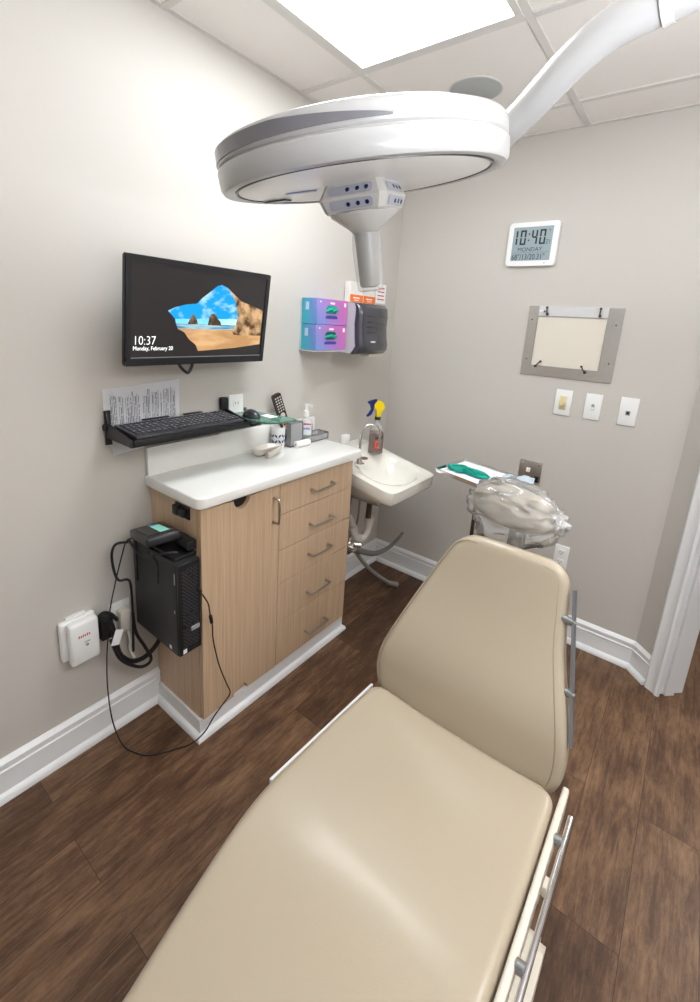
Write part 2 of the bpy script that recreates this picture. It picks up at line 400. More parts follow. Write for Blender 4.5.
# baseboards: quarter round, flat board, moulded cap
BBP = [(0, 0), (.030, 0), (.030, .006), (.027, .016), (.020, .024), (.014, .027), (.014, .098), (.017, .101), (.017, .106), (.013, .109), (.013, .120), (.016, .123), (.016, .132), (.010, .139), (.004, .1446), (0, .1446)]
def baseboard(name, a, b, n, ext0=0, ext1=0, parent=None, prof=BBP):
    """a..b along the wall, n into the room; ext* slants the ends for mitres"""
    a, b, n = V(a), V(b), V(n); d = (b-a).normalized(); bm = nb()
    r = [[bm.verts.new(a+n*p[0]+Z*p[1]+d*(-ext0*p[0])) for p in prof], [bm.verts.new(b+n*p[0]+Z*p[1]+d*(ext1*p[0])) for p in prof]]
    skin_rings(bm, r)
    return struct(name, bm, TRIM, parent)
baseboard('baseboard_left', (0, -4.5, 0), (0, -1.573, 0), X)
baseboard('baseboard_corner', (0, -.742, 0), (0, 0, 0), X, 0, -1)
baseboard('baseboard_back', (0, 0, 0), (1.504, 0, 0), -Y, -1, -.414)
baseboard('baseboard_angled', P0, P0+DA*.112, DN, -.414, 0)

# ------------------------------------------------------------------ ceiling lights and speaker
def panel_light(x0, x1, y0, y1, label):
    t = thing('ceiling_light', label, 'light', ((x0+x1)/2, (y0+y1)/2, H))
    obj('diffuser', B(x0+.022, x1-.022, y0+.022, y1-.022, H-.006, H-.002), PANEL, t)
    bm = nb(); i = .022
    for q in ((x0, x1, y0, y0+i), (x0, x1, y1-i, y1), (x0, x0+i, y0+i, y1-i), (x1-i, x1, y0+i, y1-i)): box(bm, *q, H-.010, H-.0062, bev=.001, seg=1)
    obj('frame', bm, TEE, t)
panel_light(.317, .902, -1.458, -.872, 'bright square ceiling light panel above the surgical lamp')
panel_light(2.142, 2.727, -1.458, -.872, 'square ceiling light panel over the right side of the room')
t = thing('ceiling_speaker', 'round grey speaker grille in the ceiling tile behind the surgical lamp', 'speaker', (.615, -.535, H))
bm = nb(); lathe(bm, (.615, -.535, H), -Z, [(-.001, .098), (.004, .096), (.007, .088)], 40); obj('grille', bm, mat('speaker_grille', srgb(176, 178, 176), .6, bump=.8, bscale=500), t)
bm = nb()
skin_rings(bm, [ring(bm, V((.615, -.535, H-d)), X, Y, r, 40) for d, r in ((0, .101), (.003, .101), (.004, .099), (.003, .0965), (0, .0965))], cap=False)
obj('rim', bm, TEE, t)

# ------------------------------------------------------------------ storage cabinet
cab = thing('storage_cabinet', 'maple storage cabinet with one door and five drawers against the left wall', 'cabinet', (.15, -1.157, 0))
C0, C1, CD = -1.572, -.742, -1.2125
obj('body', B(.001, .284, C0, C1, .02, .925), MAPLE, cab)
bm = nb()
# door with a half-round notch in the top and the bottom edge
def arcpts(cy, cz, r, a0, a1, n=10): return [(cy+r*math.cos(math.radians(a0+(a1-a0)*i/n)), cz+r*math.sin(math.radians(a0+(a1-a0)*i/n))) for i in range(n+1)]
pts = [(C0+.001, .088)] + arcpts(-1.40, .092, .034, 180, 0) + [(CD-.0015, .088), (CD-.0015, .923)] + arcpts(-1.40, .912, .036, 0, -180) + [(C0+.001, .923)]
prism(bm, pts, (.286, 0, 0), Y, Z, X, .018)
door = obj('door', bm, MAPLE, cab, ang=30)
obj('notch_backing', B(.2845, .2858, -1.445, -1.355, .870, .924), BLACK, cab)
def pull(a, b, out, r=.0045):
    a, b, out = V(a), V(b), V(out); d = (b-a).normalized(); bm = nb()
    tube(bm, [a, a+out*.75, a+out+d*.008, (a+b)/2+out*1.05, b+out-d*.008, b+out*.75, b], r, 8, 5)
    cyl(bm, a, a+out*.12, r*1.7, n=10); cyl(bm, b, b+out*.12, r*1.7, n=10); return bm
obj('handle', pull((.304, -1.244, .771), (.304, -1.244, .871), (.03, 0, 0)), NICKEL, door)
zs = [.088, .292, .481, .632, .787, .923]
for k in range(5):
    d = obj('drawer', B(.286, .304, CD+.0015, C1-.001, zs[k]+.0015, zs[k+1]-.0015, bev=.0012, seg=1), MAPLE, cab)
    zc = (.161, .363, .549, .691, .85)[k]
    obj('handle', pull((.304, -1.028, zc), (.304, -.897, zc), (.03, 0, 0)), NICKEL, d)
CABP = [(0, 0), (.026, 0), (.026, .006), (.022, .016), (.014, .024), (.009, .026), (.009, .082), (0, .082)]
bm = nb()
def along(bm, path, prof, zoff=0):
    rings = []
    for i, (p, n) in enumerate(path): rings.append([bm.verts.new(V(p)+V(n)*q[0]+Z*(q[1]+zoff)) for q in prof])
    skin_rings(bm, rings)
along(bm, [((.014, C0, 0), (0, -1, 0)), ((.284, C0, 0), (1, -1, 0)), ((.284, C1, 0), (1, 1, 0)), ((.014, C1, 0), (0, 1, 0))], CABP)
obj('base_trim', bm, TRIM, cab)
bm = nb(); box(bm, .165, .248, C0-.006, C0, .866, .912, bev=.004); box(bm, .17, .2, C0-.022, C0-.005, .872, .908, bev=.005); box(bm, .205, .235, C0-.022, C0-.005, .875, .905, bev=.005)
obj('cable_port', bm, BLACK, cab)['label'] = 'black twin socket on the side panel'

ct = thing('countertop', 'white solid countertop with a short backsplash on the maple cabinet', 'countertop', (.16, -1.15, .928))
bm = nb(); prism(bm, [(.0, -1.592), (.295, -1.592)] + [(.295+.03*math.sin(a), -1.562-.03*math.cos(a)) for a in (.4, .8, 1.2)] + [(.325, -1.562), (.325, -.722)] + [(.295+.03*math.cos(a), -.722+.03*math.sin(a)) for a in (.4, .8, 1.2)] + [(.295, -.692), (0, -.692)], (0, 0, .927), X, Y, Z, .04)
bmesh.ops.bevel(bm, geom=[e for e in bm.edges if abs(e.verts[0].co.z-e.verts[1].co.z) < 1e-6], offset=.006, segments=3, profile=.5, affect='EDGES')
obj('slab', bm, CTOP, ct)
obj('backsplash', B(.001, .019, -1.588, -.70, .966, 1.072, bev=.002), CTOP, ct)

# ------------------------------------------------------------------ hand basin
def build_sink():
    t = thing('hand_basin', 'white porcelain wall hung hand basin beside the cabinet', 'sink', (.02, -.47, .72))
    y0, y1, x1 = -.70, -.262, .507
    def top(x):
        s = max(0, min(1, (x-.1)/.40)); return .885-.09*(s**.8)
    NX, NY = 36, 34; bm = nb(); grid = []
    def outline(u, v):
        x = .002+u*(x1-.002); 
        ins = 0
        y = y0+v*(y1-y0)
        # chamfer front corners slightly and bow the front
        k = max(0, (u-.9)/.1); y = y+(0.5-v)*.03*k**2
        x -= .010*abs(2*v-1)**8*(u**3)
        return x, y
    for i in range(NX+1):
        row = []
        for j_ in range(NY+1):
            u, v = i/NX, j_/NY; x, y = outline(u, v)
            dx = (x-.325)/.150; dy = (y+.481)/.172
            d = (abs(dx)**2.6+abs(dy)**2.6)**(1/2.6)
            z = top(x)
            if d < 1: z -= .115*(1-d**2.4)**.9
            if d < 1.12: z -= .004*(1.12-d)/.12 if d > 1 else .004
            # drip-lip: rim edges roll down
            e = min(1, (1-u)*22, v*22, (1-v)*22)
            if e < 1: z -= .006*(1-e)**2
            row.append(bm.verts.new((x, y, z)))
        grid.append(row)
    for i in range(NX):
        for j_ in range(NY): bm.faces.new((grid[i][j_], grid[i+1][j_], grid[i+1][j_+1], grid[i][j_+1]))
    edge = [grid[i][0] for i in range(NX+1)] + [grid[NX][j_] for j_ in range(1, NY+1)] + [grid[i][NY] for i in range(NX-1, -1, -1)] + [grid[0][j_] for j_ in range(NY-1, 0, -1)]
    c = V((.22, -.481, 0)); prev = edge
    for dz, sh in ((-.02, .002), (-.052, .008), (-.064, .03), (-.09, .16), (-.15, .45), (-.165, .7)):
        cur = []
        for v in edge:
            p = V((v.co.x, v.co.y, 0)); q = p+(c-p)*sh; q.x = max(q.x, .002)
            z = v.co.z+dz if dz > -.08 else .80+dz*.9
            cur.append(bm.verts.new((q.x, q.y, z)))
        n = len(edge)
        for i in range(n): bm.faces.new((prev[i], prev[(i+1) % n], cur[(i+1) % n], cur[i]))
        prev = cur
    bm.faces.new(prev)
    obj('bowl', bm, PORC, t, ang=60)
    bm = nb(); lathe(bm, (.315, -.481, .695), Z, [(0, .024), (.004, .024), (.006, .018)], 20); obj('drain', bm, CHROME, t)
    bm = nb(); lathe(bm, (.207, -.515, .858), Z, [(0, .022), (.004, .021), (.006, .014)], 20); obj('hole_cover', bm, BROWN, t)
    f = nb(); fx, fy, fz = .222, -.578, .846
    lathe(f, (fx, fy, fz), Z, [(0, .026), (.004, .026), (.008, .018), (.03, .012), (.05, .008)], 20)
    ux, uy = .62, .78
    P = [(fx, fy, fz+.02), (fx, fy, fz+.08), (fx, fy, fz+.145)]
    for a in (150, 120, 90, 60, 30, 0):
        P.append((fx+ux*.05*(1+math.cos(math.radians(a))), fy+uy*.05*(1+math.cos(math.radians(a))), fz+.155+.05*math.sin(math.radians(a))))
    P += [(fx+ux*.1, fy+uy*.1, fz+.12), (fx+ux*.1, fy+uy*.1, fz+.085)]
    tube(f, P, .006, 12, 5); obj('gooseneck_faucet', f, CHROME, t)
    # drain trap and supply lines under the bowl
    bm = nb()
    tube(bm, [(.22, -.43, .72), (.21, -.43, .60), (.205, -.43, .49)], .016, 14)
    obj('tailpiece', bm, mat('dark_tailpiece', srgb(96, 84, 74), .35, metal=.6), t)
    bm = nb(); tube(bm, [(.205, -.42, .50), (.204, -.415, .45), (.203, -.43, .405), (.20, -.465, .385), (.19, -.51, .405), (.185, -.54, .455), (.18, -.565, .52), (.14, -.59, .56), (.07, -.60, .565), (.003, -.60, .565)], .0215, 14)
    for a, b in (((.205, -.42, .50), (.204, -.417, .465)), ((.186, -.535, .445), (.182, -.555, .485))): cyl(bm, a, b, .028, n=12)
    obj('drain_trap', bm, PVC, t)
    bm = nb(); tube(bm, [(.19, -.50, .735), (.19, -.50, .60), (.185, -.50, .50), (.17, -.51, .41)], .006, 8); tube(bm, [(.16, -.53, .735), (.16, -.54, .62), (.15, -.555, .50), (.14, -.56, .41)], .006, 8)
    obj('supply_line', bm, HOSE, t)
    return t
build_sink()
# floor valve unit with two hoses below the basin
t = thing('foot_valve', 'grey valve block with two stub hoses under the basin', 'valve', (.12, -.56, .25))
bm = nb(); box(bm, .12, .20, -.59, -.52, .325, .385, bev=.008); cyl(bm, (.17, -.545, .385), (.17, -.545, .425), .016); cyl(bm, (.19, -.525, .365), (.215, -.50, .36), .02); cyl(bm, (.19, -.53, .335), (.205, -.495, .315), .018); cyl(bm, (.0, -.56, .355), (.13, -.56, .355), .012)
cyl(bm, (.19, -.56, .36), (.235, -.575, .37), .012)
obj('valve_body', bm, STEEL, t)
bm = nb(); tube(bm, [(.19, -.53, .355), (.215, -.49, .320), (.26, -.42, .295), (.30, -.345, .315), (.33, -.29, .365), (.342, -.265, .40)], .013, 12, radii=(.02, .006)); obj('upper_hose', bm, mat('grey_rubber', srgb(112, 108, 102), .45), t)
bm = nb(); tube(bm, [(.195, -.515, .325), (.205, -.47, .26), (.22, -.41, .185), (.24, -.34, .115), (.262, -.275, .058), (.285, -.235, .028)], .012, 12); cyl(bm, (.268, -.262, .042), (.305, -.205, .019), .016, n=12); obj('lower_hose', bm, HOSE, t)

# spray bottle on the basin deck
t = thing('spray_bottle', 'clear spray bottle of amber liquid with yellow and navy trigger on the basin', 'spray bottle', (.195, -.395, .865))
o = V((.195, -.395, .863))
body = [(0, .034), (.004, .039), (.095, .039), (.125, .036), (.150, .024), (.168, .014), (.185, .013)]
bm = nb(); lathe(bm, o, Z, body, 24); obj('bottle_body', bm, BOTTLE, t)
bm = nb(); lathe(bm, o+Z*.003, Z, [(0, .033), (.004, .0382), (.093, .0382), (.115, .0365)], 24); obj('liquid', bm, AMBER, t)
sd = V((.82, -.57, 0)); su = V((.57, .82, 0))     # towards viewer; to viewer's right
bm = nb(); prism(bm, [(-.022, .035), (.010, .035), (.010, .078), (-.022, .078)], o+sd*.0395, su, Z, sd, .0015); obj('warning_label', bm, mat('red_label', srgb(228, 88, 70), .5), t)
bm = nb(); prism(bm, [(-.012, .045), (-.002, .045), (.004, .056), (-.002, .068), (-.012, .068)], o+sd*.0412, su, Z, sd, .0004); obj('warning_emblem', bm, mat('dark_red_print', srgb(160, 40, 40), .5), t)
bm = nb()
for q_ in (-.022, -.011, .001, .012): prism(bm, [(q_, .088), (q_+.007, .088), (q_+.009, .102), (q_+.002, .102)], o+sd*.040, su, Z, sd, .0006)
obj('bottle_print', bm, BLACK, t)
bm = nb(); cyl(bm, o+Z*.185, o+Z*.200, .016, n=18); obj('collar', bm, BLACK, t)
bm = nb(); prism(bm, [(-.010, .200), (.012, .200), (.014, .232), (.030, .240), (.034, .256), (.024, .276), (.004, .290), (-.012, .288), (-.020, .276), (-.030, .262), (-.030, .246), (-.012, .244)], o-sd*.011, su, Z, sd, .022)
bmesh.ops.bevel(bm, geom=bm.edges[:], offset=.003, segments=2, affect='EDGES'); obj('spray_head', bm, YELLOW, t)
bm = nb(); prism(bm, [(-.028, .250), (-.028, .272), (-.010, .292), (-.016, .296), (-.044, .288), (-.062, .282), (-.062, .274), (-.048, .268), (-.046, .256), (-.038, .240), (-.048, .222), (-.066, .208), (-.060, .200), (-.040, .212), (-.028, .236)], o-sd*.008, su, Z, sd, .016)
bmesh.ops.bevel(bm, geom=bm.edges[:], offset=.002, segments=1, affect='EDGES'); obj('trigger', bm, NAVY, t)
# small clear sensor box on the wall by the basin
bm = nb(); box(bm, .001, .03, -.46, -.405, .885, .935, bev=.006); tag(obj('wall_clip', bm, WHITE), 'small white clip on the left wall behind the faucet', 'clip')

# ------------------------------------------------------------------ outlets and switches
def plate_x(name, label, cat, x0, x1, z0, z1, kind, group=None):
    """on the back wall, facing -y"""
    xc, zc = (x0+x1)/2, (z0+z1)/2
    t = thing(name, label, cat, (xc, 0, z0), group)
    obj('cover_plate', B(x0, x1, -.006, 0, z0, z1, bev=.002), WHITE, t)
    if kind == 'outlet':
        for dz in (-.026, .026):
            bm = nb(); prism(bm, [(p[0], p[1]) for p in rrect(-.017, .017, -.014, .014, .006)], (xc, -.006, zc+dz), X, Z, -Y, .003); r = obj('socket', bm, WHITE, t)
            bm = nb()
            for a, b, c, d in ((-.008, -.006, -.002, .007), (.006, .008, -.002, .006)): prism(bm, [(a, c), (b, c), (b, d), (a, d)], (xc, -.0092, zc+dz), X, Z, -Y, .0004)
            cyl(bm, (xc, -.009, zc+dz-.008), (xc, -.0096, zc+dz-.008), .0025, n=10); obj('slots', bm, BLACK, r)
    if kind == 'dial':
        obj('dimmer_base', B(xc-.015, xc+.015, -.010, -.006, zc-.034, zc+.032, bev=.001), IVORY, t)
        bm = nb(); lathe(bm, (xc-.001, -.010, zc-.003), -Y, [(0, .015), (.010, .014), (.013, .011)], 24); obj('knob', bm, IVORY, t)
    if kind == 'toggle':
        obj('toggle_lever', B(xc-.005, xc+.005, -.017, -.006, zc-.012, zc-.001, bev=.002), WHITE, t)
        obj('toggle_slot', B(xc-.006, xc+.006, -.0068, -.0062, zc-.015, zc+.013), GREYP, t)
    if kind == 'jack':
        obj('jack', B(xc-.009, xc+.009, -.009, -.006, zc-.016, zc+.004, bev=.001), GREYP, t)
        obj('jack_opening', B(xc-.005, xc+.005, -.0095, -.009, zc-.011, zc+.0), BLACK, t)
    return t
plate_x('dimmer_switch', 'white wall plate with a cream dimmer knob, leftmost of three below the film viewer', 'switch', .966, 1.040, 1.165, 1.288, 'dial')
plate_x('light_switch', 'white wall plate with a toggle switch, middle of three plates below the film viewer', 'switch', 1.099, 1.169, 1.165, 1.286, 'toggle')
plate_x('network_jack', 'white wall plate with a small dark jack, rightmost of three plates below the film viewer', 'wall jack', 1.242, 1.314, 1.163, 1.290, 'jack')
plate_x('wall_outlet', 'white duplex wall outlet low on the back wall right of the chair back', 'outlet', 1.086, 1.152, .380, .505, 'outlet')
# steel plate
t = thing('steel_wall_plate', 'brushed steel wall plate on the back wall behind the headrest', 'wall plate', (.902, 0, .79))
obj('steel_plate', B(.848, .958, -.006, 0, .795, .905, bev=.002), mat('dull_steel', srgb(196, 190, 182), .4, metal=1), t)
for dx, dz in ((-.04, .04), (.04, .04), (-.04, -.04), (.04, -.04)):
    bm = nb(); cyl(bm, (.903+dx, -.006, .85+dz), (.903+dx, -.009, .85+dz), .004, n=10); obj('screw', bm, CHROME, t)
obj('rocker', B(.885, .905, -.012, -.006, .843, .868, bev=.002), WHITE, t)
obj('dark_socket', B(.93, .952, -.02, -.006, .80, .83, bev=.002), BLACK, t)

def plate_left(name, label, y0, y1, z0, z1):
    yc, zc = (y0+y1)/2, (z0+z1)/2
    t = thing(name, label, 'outlet', (0, yc, z0))
    obj('cover_plate', B(0, .006, y0, y1, z0, z1, bev=.002), WHITE, t)
    for dz in (-.024, .024):
        bm = nb(); prism(bm, rrect(-.017, .017, -.014, .014, .006), (.006, yc, zc+dz), Y, Z, X, .003); r = obj('socket', bm, WHITE, t)
        bm = nb()
        for a, b in ((-.008, -.006), (.006, .008)): prism(bm, [(a, -.003), (b, -.003), (b, .006), (a, .006)], (.0092, yc, zc+dz), Y, Z, X, .0004)
        obj('slots', bm, BLACK, r)
    return t
plate_left('wall_outlet', 'white duplex outlet on the left wall between monitor and countertop', -1.222, -1.150, 1.105, 1.225)
t = plate_left('wall_outlet', 'white duplex outlet low on the left wall beside the black tower computer', -1.748, -1.676, .385, .515)
t = thing('power_adapter', 'white plug adapter in the low outlet beside the tower computer', 'plug', (.02, -1.70, .43))
obj('adapter_body', B(.007, .042, -1.728, -1.690, .405, .492, bev=.006), mat('beige_plug', srgb(215, 208, 196), .4), t)
bm = nb(); tube(bm, [(.03, -1.70, .41), (.035, -1.695, .36), (.02, -1.69, .31), (.03, -1.68, .27)], .005, 8); obj('cord', bm, WHITE, t)

# ------------------------------------------------------------------ monitor on wall mount
mon = thing('monitor', 'black flat computer monitor mounted on the left wall showing a beach cave picture', 'monitor', (.03, -1.414, 1.36))
mV = V((.04, 0, .328)).normalized(); mU = Y; mN = mU.cross(mV).normalized()
if mN.x < 0: mN = -mN
mc = V((.12, -1.414, 1.535)); MW, MH = .562, .333
def mp(u, v, n=0): return mc+mU*u+mV*v+mN*n
bm = nb(); prism(bm, rrect(-MW/2, MW/2, -MH/2, MH/2, .006), mp(0, 0, -.014), mU, mV, mN, .014)
bmesh.ops.bevel(bm, geom=[e for e in bm.edges if abs((e.verts[0].co-e.verts[1].co).dot(mN)) < 1e-6], offset=.003, segments=2, affect='EDGES')
case = obj('casing', bm, BLACK, mon)
bm = nb(); prism(bm, rrect(-.20, .20, -.12, .12, .02), mp(0, 0, -.036), mU, mV, mN, .023); obj('rear_housing', bm, BLACK, mon)
bm = nb(); bz = .018
for q in ((-MW/2+.002, MW/2-.002, MH/2-bz, MH/2-.002), (-MW/2+.002, MW/2-.002, -MH/2+.002, -MH/2+bz+.006), (-MW/2+.002, -MW/2+bz, -MH/2+bz, MH/2-bz), (MW/2-bz, MW/2-.002, -MH/2+bz, MH/2-bz)):
    prism(bm, [(q[0], q[2]), (q[1], q[2]), (q[1], q[3]), (q[0], q[3])], mp(0, 0, 0), mU, mV, mN, .005)
obj('bezel', bm, mat('gloss_bezel', srgb(38, 38, 42), .22, coat=.4), mon)
bm = nb(); prism(bm, [(-MW/2+bz, -MH/2+bz+.007), (MW/2-bz, -MH/2+bz+.007), (MW/2-bz, -MH/2+bz+.0095), (-MW/2+bz, -MH/2+bz+.0095)], mp(0, 0, .0008), mU, mV, mN, .0008); obj('silver_strip', bm, GREYP, mon)
sx0, sx1, sy0, sy1 = -MW/2+bz, MW/2-bz, -MH/2+bz+.006, MH/2-bz
def s2(u, v): return (sx0+u*(sx1-sx0), sy0+v*(sy1-sy0))        # u,v 0..1 on the screen (v up)
def spoly(name, P, m, n): 
    bm = nb(); prism(bm, [s2(*p) for p in P], mp(0, 0, n), mU, mV, mN, .0001); return obj(name, bm, m, scr)
bm = nb(); prism(bm, [s2(0, 0), s2(1, 0), s2(1, 1), s2(0, 1)], mp(0, 0, .0003), mU, mV, mN, .0004); scr = obj('screen', bm, SCR_BLACK, mon)
spoly('picture_sky', [(.233, .526), (.278, .568), (.357, .607), (.43, .624), (.47, .693), (.536, .781), (.58, .845), (.615, .865), (.661, .84), (.702, .78), (.745, .675), (.77, .536), (.76, .393), (.291, .381), (.281, .443)], SCR_SKY, .0009)
spoly('picture_low_sky', [(.283, .44), (.290, .385), (.76, .385), (.765, .47), (.55, .46)], SCR_SKYL, .0011)
spoly('picture_sea', [(.288, .39), (.553, .396), (.753, .394), (.736, .326), (.555, .32), (.306, .325)], SCR_SEA, .0013)
spoly('picture_sand', [(.300, .335), (.555, .333), (.726, .335), (.80, .28), (.988, .27), (.988, .156), (.758, .109), (.458, .074), (.438, .148), (.385, .215), (.35, .293)], SCR_SAND, .0015)
spoly('picture_cliff', [(.655, .845), (.701, .793), (.785, .695), (.891, .65), (.988, .601), (.988, .437), (.988, .27), (.873, .272), (.80, .268), (.739, .278), (.723, .321), (.753, .394), (.765, .509), (.737, .675), (.70, .775)], SCR_ROCK, .0017)
spoly('picture_sea_stack', [(.371, .389), (.386, .451), (.401, .497), (.412, .505), (.423, .48), (.435, .45), (.447, .39)], SCR_ROCKD, .0017)
spoly('picture_sea_stack', [(.522, .385), (.531, .476), (.545, .515), (.56, .524), (.584, .507), (.60, .46), (.62, .435), (.632, .385)], SCR_ROCKD, .0017)
bm = nb(); add_mesh(bm, text_mesh('10:37', .040, mp(*s2(.015, .150), .0012), mU, mV, mN, .0002, bold=-.0006, sx=.86)); add_mesh(bm, text_mesh('Monday, February 20', .0185, mp(*s2(.015, .090), .0012), mU, mV, mN, .0002, bold=0, sx=.86))
obj('screen_lettering', bm, SCR_TEXT, scr)
bm = nb(); box(bm, .001, .02, -1.50, -1.33, 1.44, 1.62, bev=.003); box(bm, .02, .085, -1.45, -1.38, 1.50, 1.57, bev=.004); obj('wall_mount', bm, BLACK, mon)
bm = nb(); tube(bm, [(.075, -1.50, 1.39), (.085, -1.495, 1.365), (.09, -1.475, 1.342), (.09, -1.462, 1.342), (.09, -1.448, 1.368), (.08, -1.445, 1.39)], .0055, 8); obj('cable_loop', bm, BLACK, mon)

# ------------------------------------------------------------------ keyboard tray on the wall, keyboard, mouse, glass shelf, papers
kt = thing('keyboard_tray', 'black wall mounted keyboard tray with end brackets below the monitor', 'keyboard tray', (.02, -1.46, 1.10))
ty0, ty1 = -1.712, -1.262
bm = nb(); box(bm, .012, .178, ty0, ty1, 1.138, 1.144); box(bm, .172, .180, ty0-.004, ty1+.035, 1.130, 1.152, bev=.001); box(bm, .010, .016, ty0, ty1, 1.138, 1.158)
obj('tray', bm, BLACK, kt)
obj('wall_plate', B(.001, .012, -1.44, -1.29, 1.130, 1.165, bev=.001), BLACK, kt)
for y, yn in ((ty0-.012, ty0), (ty1, ty1+.012)):
    bm = nb()
    prism(bm, [(.0115, 1.215), (.020, 1.215), (.030, 1.18), (.10, 1.166), (.179, 1.152), (.179, 1.130), (.02, 1.130), (.016, 1.105), (.0115, 1.105)], (0, y, 0), X, Z, Y, .006)
    box(bm, .0115, .0165, y-.002 if y < -1.5 else y-.012, yn+.006, 1.105, 1.22)
    cyl(bm, (.016, y-.006, 1.165), (.016, y+.014, 1.165), .012, n=14)
    obj('end_bracket', bm, BLACK, kt)
bm = nb(); box(bm, .004, .03, ty1-.012, ty1+.020, 1.165, 1.222, bev=.006); obj('clamp', bm, BLACK, kt)
k = thing('keyboard', 'black computer keyboard lying on the wall tray', 'keyboard', (.10, -1.49, 1.145))
ky0, ky1, kx0, kx1 = -1.700, -1.276, .020, .166
bm = nb(); r = box(bm, kx0, kx1, ky0, ky1, 1.1455, 1.1595, bev=.003)
for v in bm.verts:
    if v.co.z > 1.152: v.co.z += .012*(kx1-v.co.x)/(kx1-kx0)
obj('case', bm, DARK, k)
bm = nb(); bn = nb()
def kz(x): return 1.1595+.012*(kx1-x)/(kx1-kx0)
rows = [(0.034, .011), (.056, .015), (.075, .015), (.094, .015), (.113, .015), (.132, .015)]
for ri, (x, kh) in enumerate(rows):
    y = ky0+.010
    while y < ky1-.014:
        wd = .0155
        if ri == 5 and ky0+.085 < y < ky0+.09: wd = .10
        if not (ky0+.283 < y < ky0+.290 or ky0+.342 < y < ky0+.35):
            z = kz(x+.007); box(bn if y > ky0+.343 else bm, x, x+kh, y, min(y+wd, ky1-.008), z-.002, z+.005, bev=.0014, seg=1)
        y += wd+.0032
KEYM = mat('keycaps', srgb(58, 58, 62), .45); obj('main_keys', bm, KEYM, k); obj('number_pad_keys', bn, KEYM, k)
bm = nb()
for ri, (x, kh) in enumerate(rows):
    y = ky0+.010
    while y < ky1-.02:
        if random.random() < .8: box(bm, x+.003, x+.009, y+.003, y+.010, kz(x+.007)+.0049, kz(x+.007)+.0053)
        y += .0187
obj('key_legends', bm, GREYP, k)
for ya, yb_ in ((-1.60, -1.50), (-1.44, -1.36)):
    bm = nb(); box(bm, .008, .022, ya, yb_, 1.172, 1.176, bev=.001); obj('rear_foot', bm, BLACK, k)

gs = thing('glass_shelf', 'green tinted glass mouse shelf at the right end of the keyboard tray', 'shelf', (.13, -1.20, 1.148))
bm = nb(); prism(bm, [(.02, -1.245), (.19, -1.245), (.245, -1.225), (.27, -1.16), (.27, -1.10), (.24, -1.085), (.03, -1.12)], (0, 0, 1.147), X, Y, Z, .007); obj('glass_plate', bm, GLASSG, gs)
bm = nb(); box(bm, .05, .20, -1.262, -1.22, 1.137, 1.146, bev=.001); obj('support_bracket', bm, BLACK, gs)
bm = nb(); box(bm, .13, .19, -1.165, -1.125, 1.1545, 1.156); tag(obj('white_card', bm, PAPER), 'small white card lying on the green glass shelf', 'card')
bm = nb(); bmesh.ops.create_uvsphere(bm, u_segments=24, v_segments=14, radius=1)
for v in bm.verts: v.co = V((.130+v.co.x*.046, -1.212+v.co.y*.027, 1.1548+max(0, v.co.z)*.032))
ms = thing('computer_mouse', 'black computer mouse sitting on the green glass shelf', 'mouse', (.13, -1.212, 1.155)); obj('mouse_shell', bm, mat('mouse_black', srgb(40, 44, 52), .2, coat=.5), ms)
bm = nb(); cyl(bm, (.095, -1.2155, 1.181), (.095, -1.2085, 1.181), .009, n=14); obj('scroll_wheel', bm, GREYP, ms)

def sheet(name, label, pts, x, m_lines, tilt=0, lines=True, group=None):
    t = thing(name, label, 'paper', (x, (pts[0][0]+pts[2][0])/2, pts[0][1]), group)
    bm = nb(); n = 8; rows_ = []
    (a, b, c, d) = [V((0, p[0], p[1])) for p in pts]      # bl, br, tr, tl
    for i in range(n+1):
        L = a+(d-a)*(i/n); R_ = b+(c-b)*(i/n); rows_.append([L+(R_-L)*(j/n)+X*(x+.004*math.sin(j/n*PI)+tilt*i/n) for j in range(n+1)])
    vv = [[bm.verts.new(p) for p in r] for r in rows_]
    for i in range(n):
        for j in range(n): bm.faces.new((vv[i][j], vv[i][j+1], vv[i+1][j+1], vv[i+1][j]))
    bmesh.ops.solidify(bm, geom=bm.faces[:], thickness=.0008)
    o = obj('page', bm, PAPER, t)
    if lines:
        bm = nb(); nn = 44
        for q in range(nn):
            if random.random() < .12: continue
            u = .06+.88*q/nn; h0 = .10+.03*random.random(); h1 = .80+.12*random.random()
            seg = [h0]; 
            while seg[-1] < h1: seg.append(min(h1, seg[-1]+random.uniform(.05, .35)))
            for s, e in zip(seg, seg[1:]):
                e -= .02; wd = random.choice((.005, .008, .008, .012))
                def pt(uu, vv_): L = a+(d-a)*vv_; R_ = b+(c-b)*vv_; return L+(R_-L)*uu+X*(x+.004*math.sin(uu*PI)+tilt*vv_+.0016)
                bm.faces.new([bm.verts.new(pt(*g_)) for g_ in ((u, s), (u+wd, s), (u+wd, e), (u, e))])
        obj('printed_rows', bm, INK, t, ang=0)
    return t
sheet('printed_sheet', 'white printed page of columns standing behind the keyboard against the wall', [(-1.722, 1.10), (-1.452, 1.12), (-1.448, 1.306), (-1.724, 1.288)], .006, 1)
sheet('blank_sheet', 'white sheet hanging below the left end of the keyboard tray', [(-1.70, 1.062), (-1.50, 1.088), (-1.50, 1.125), (-1.715, 1.125)], .006, 0, lines=False)

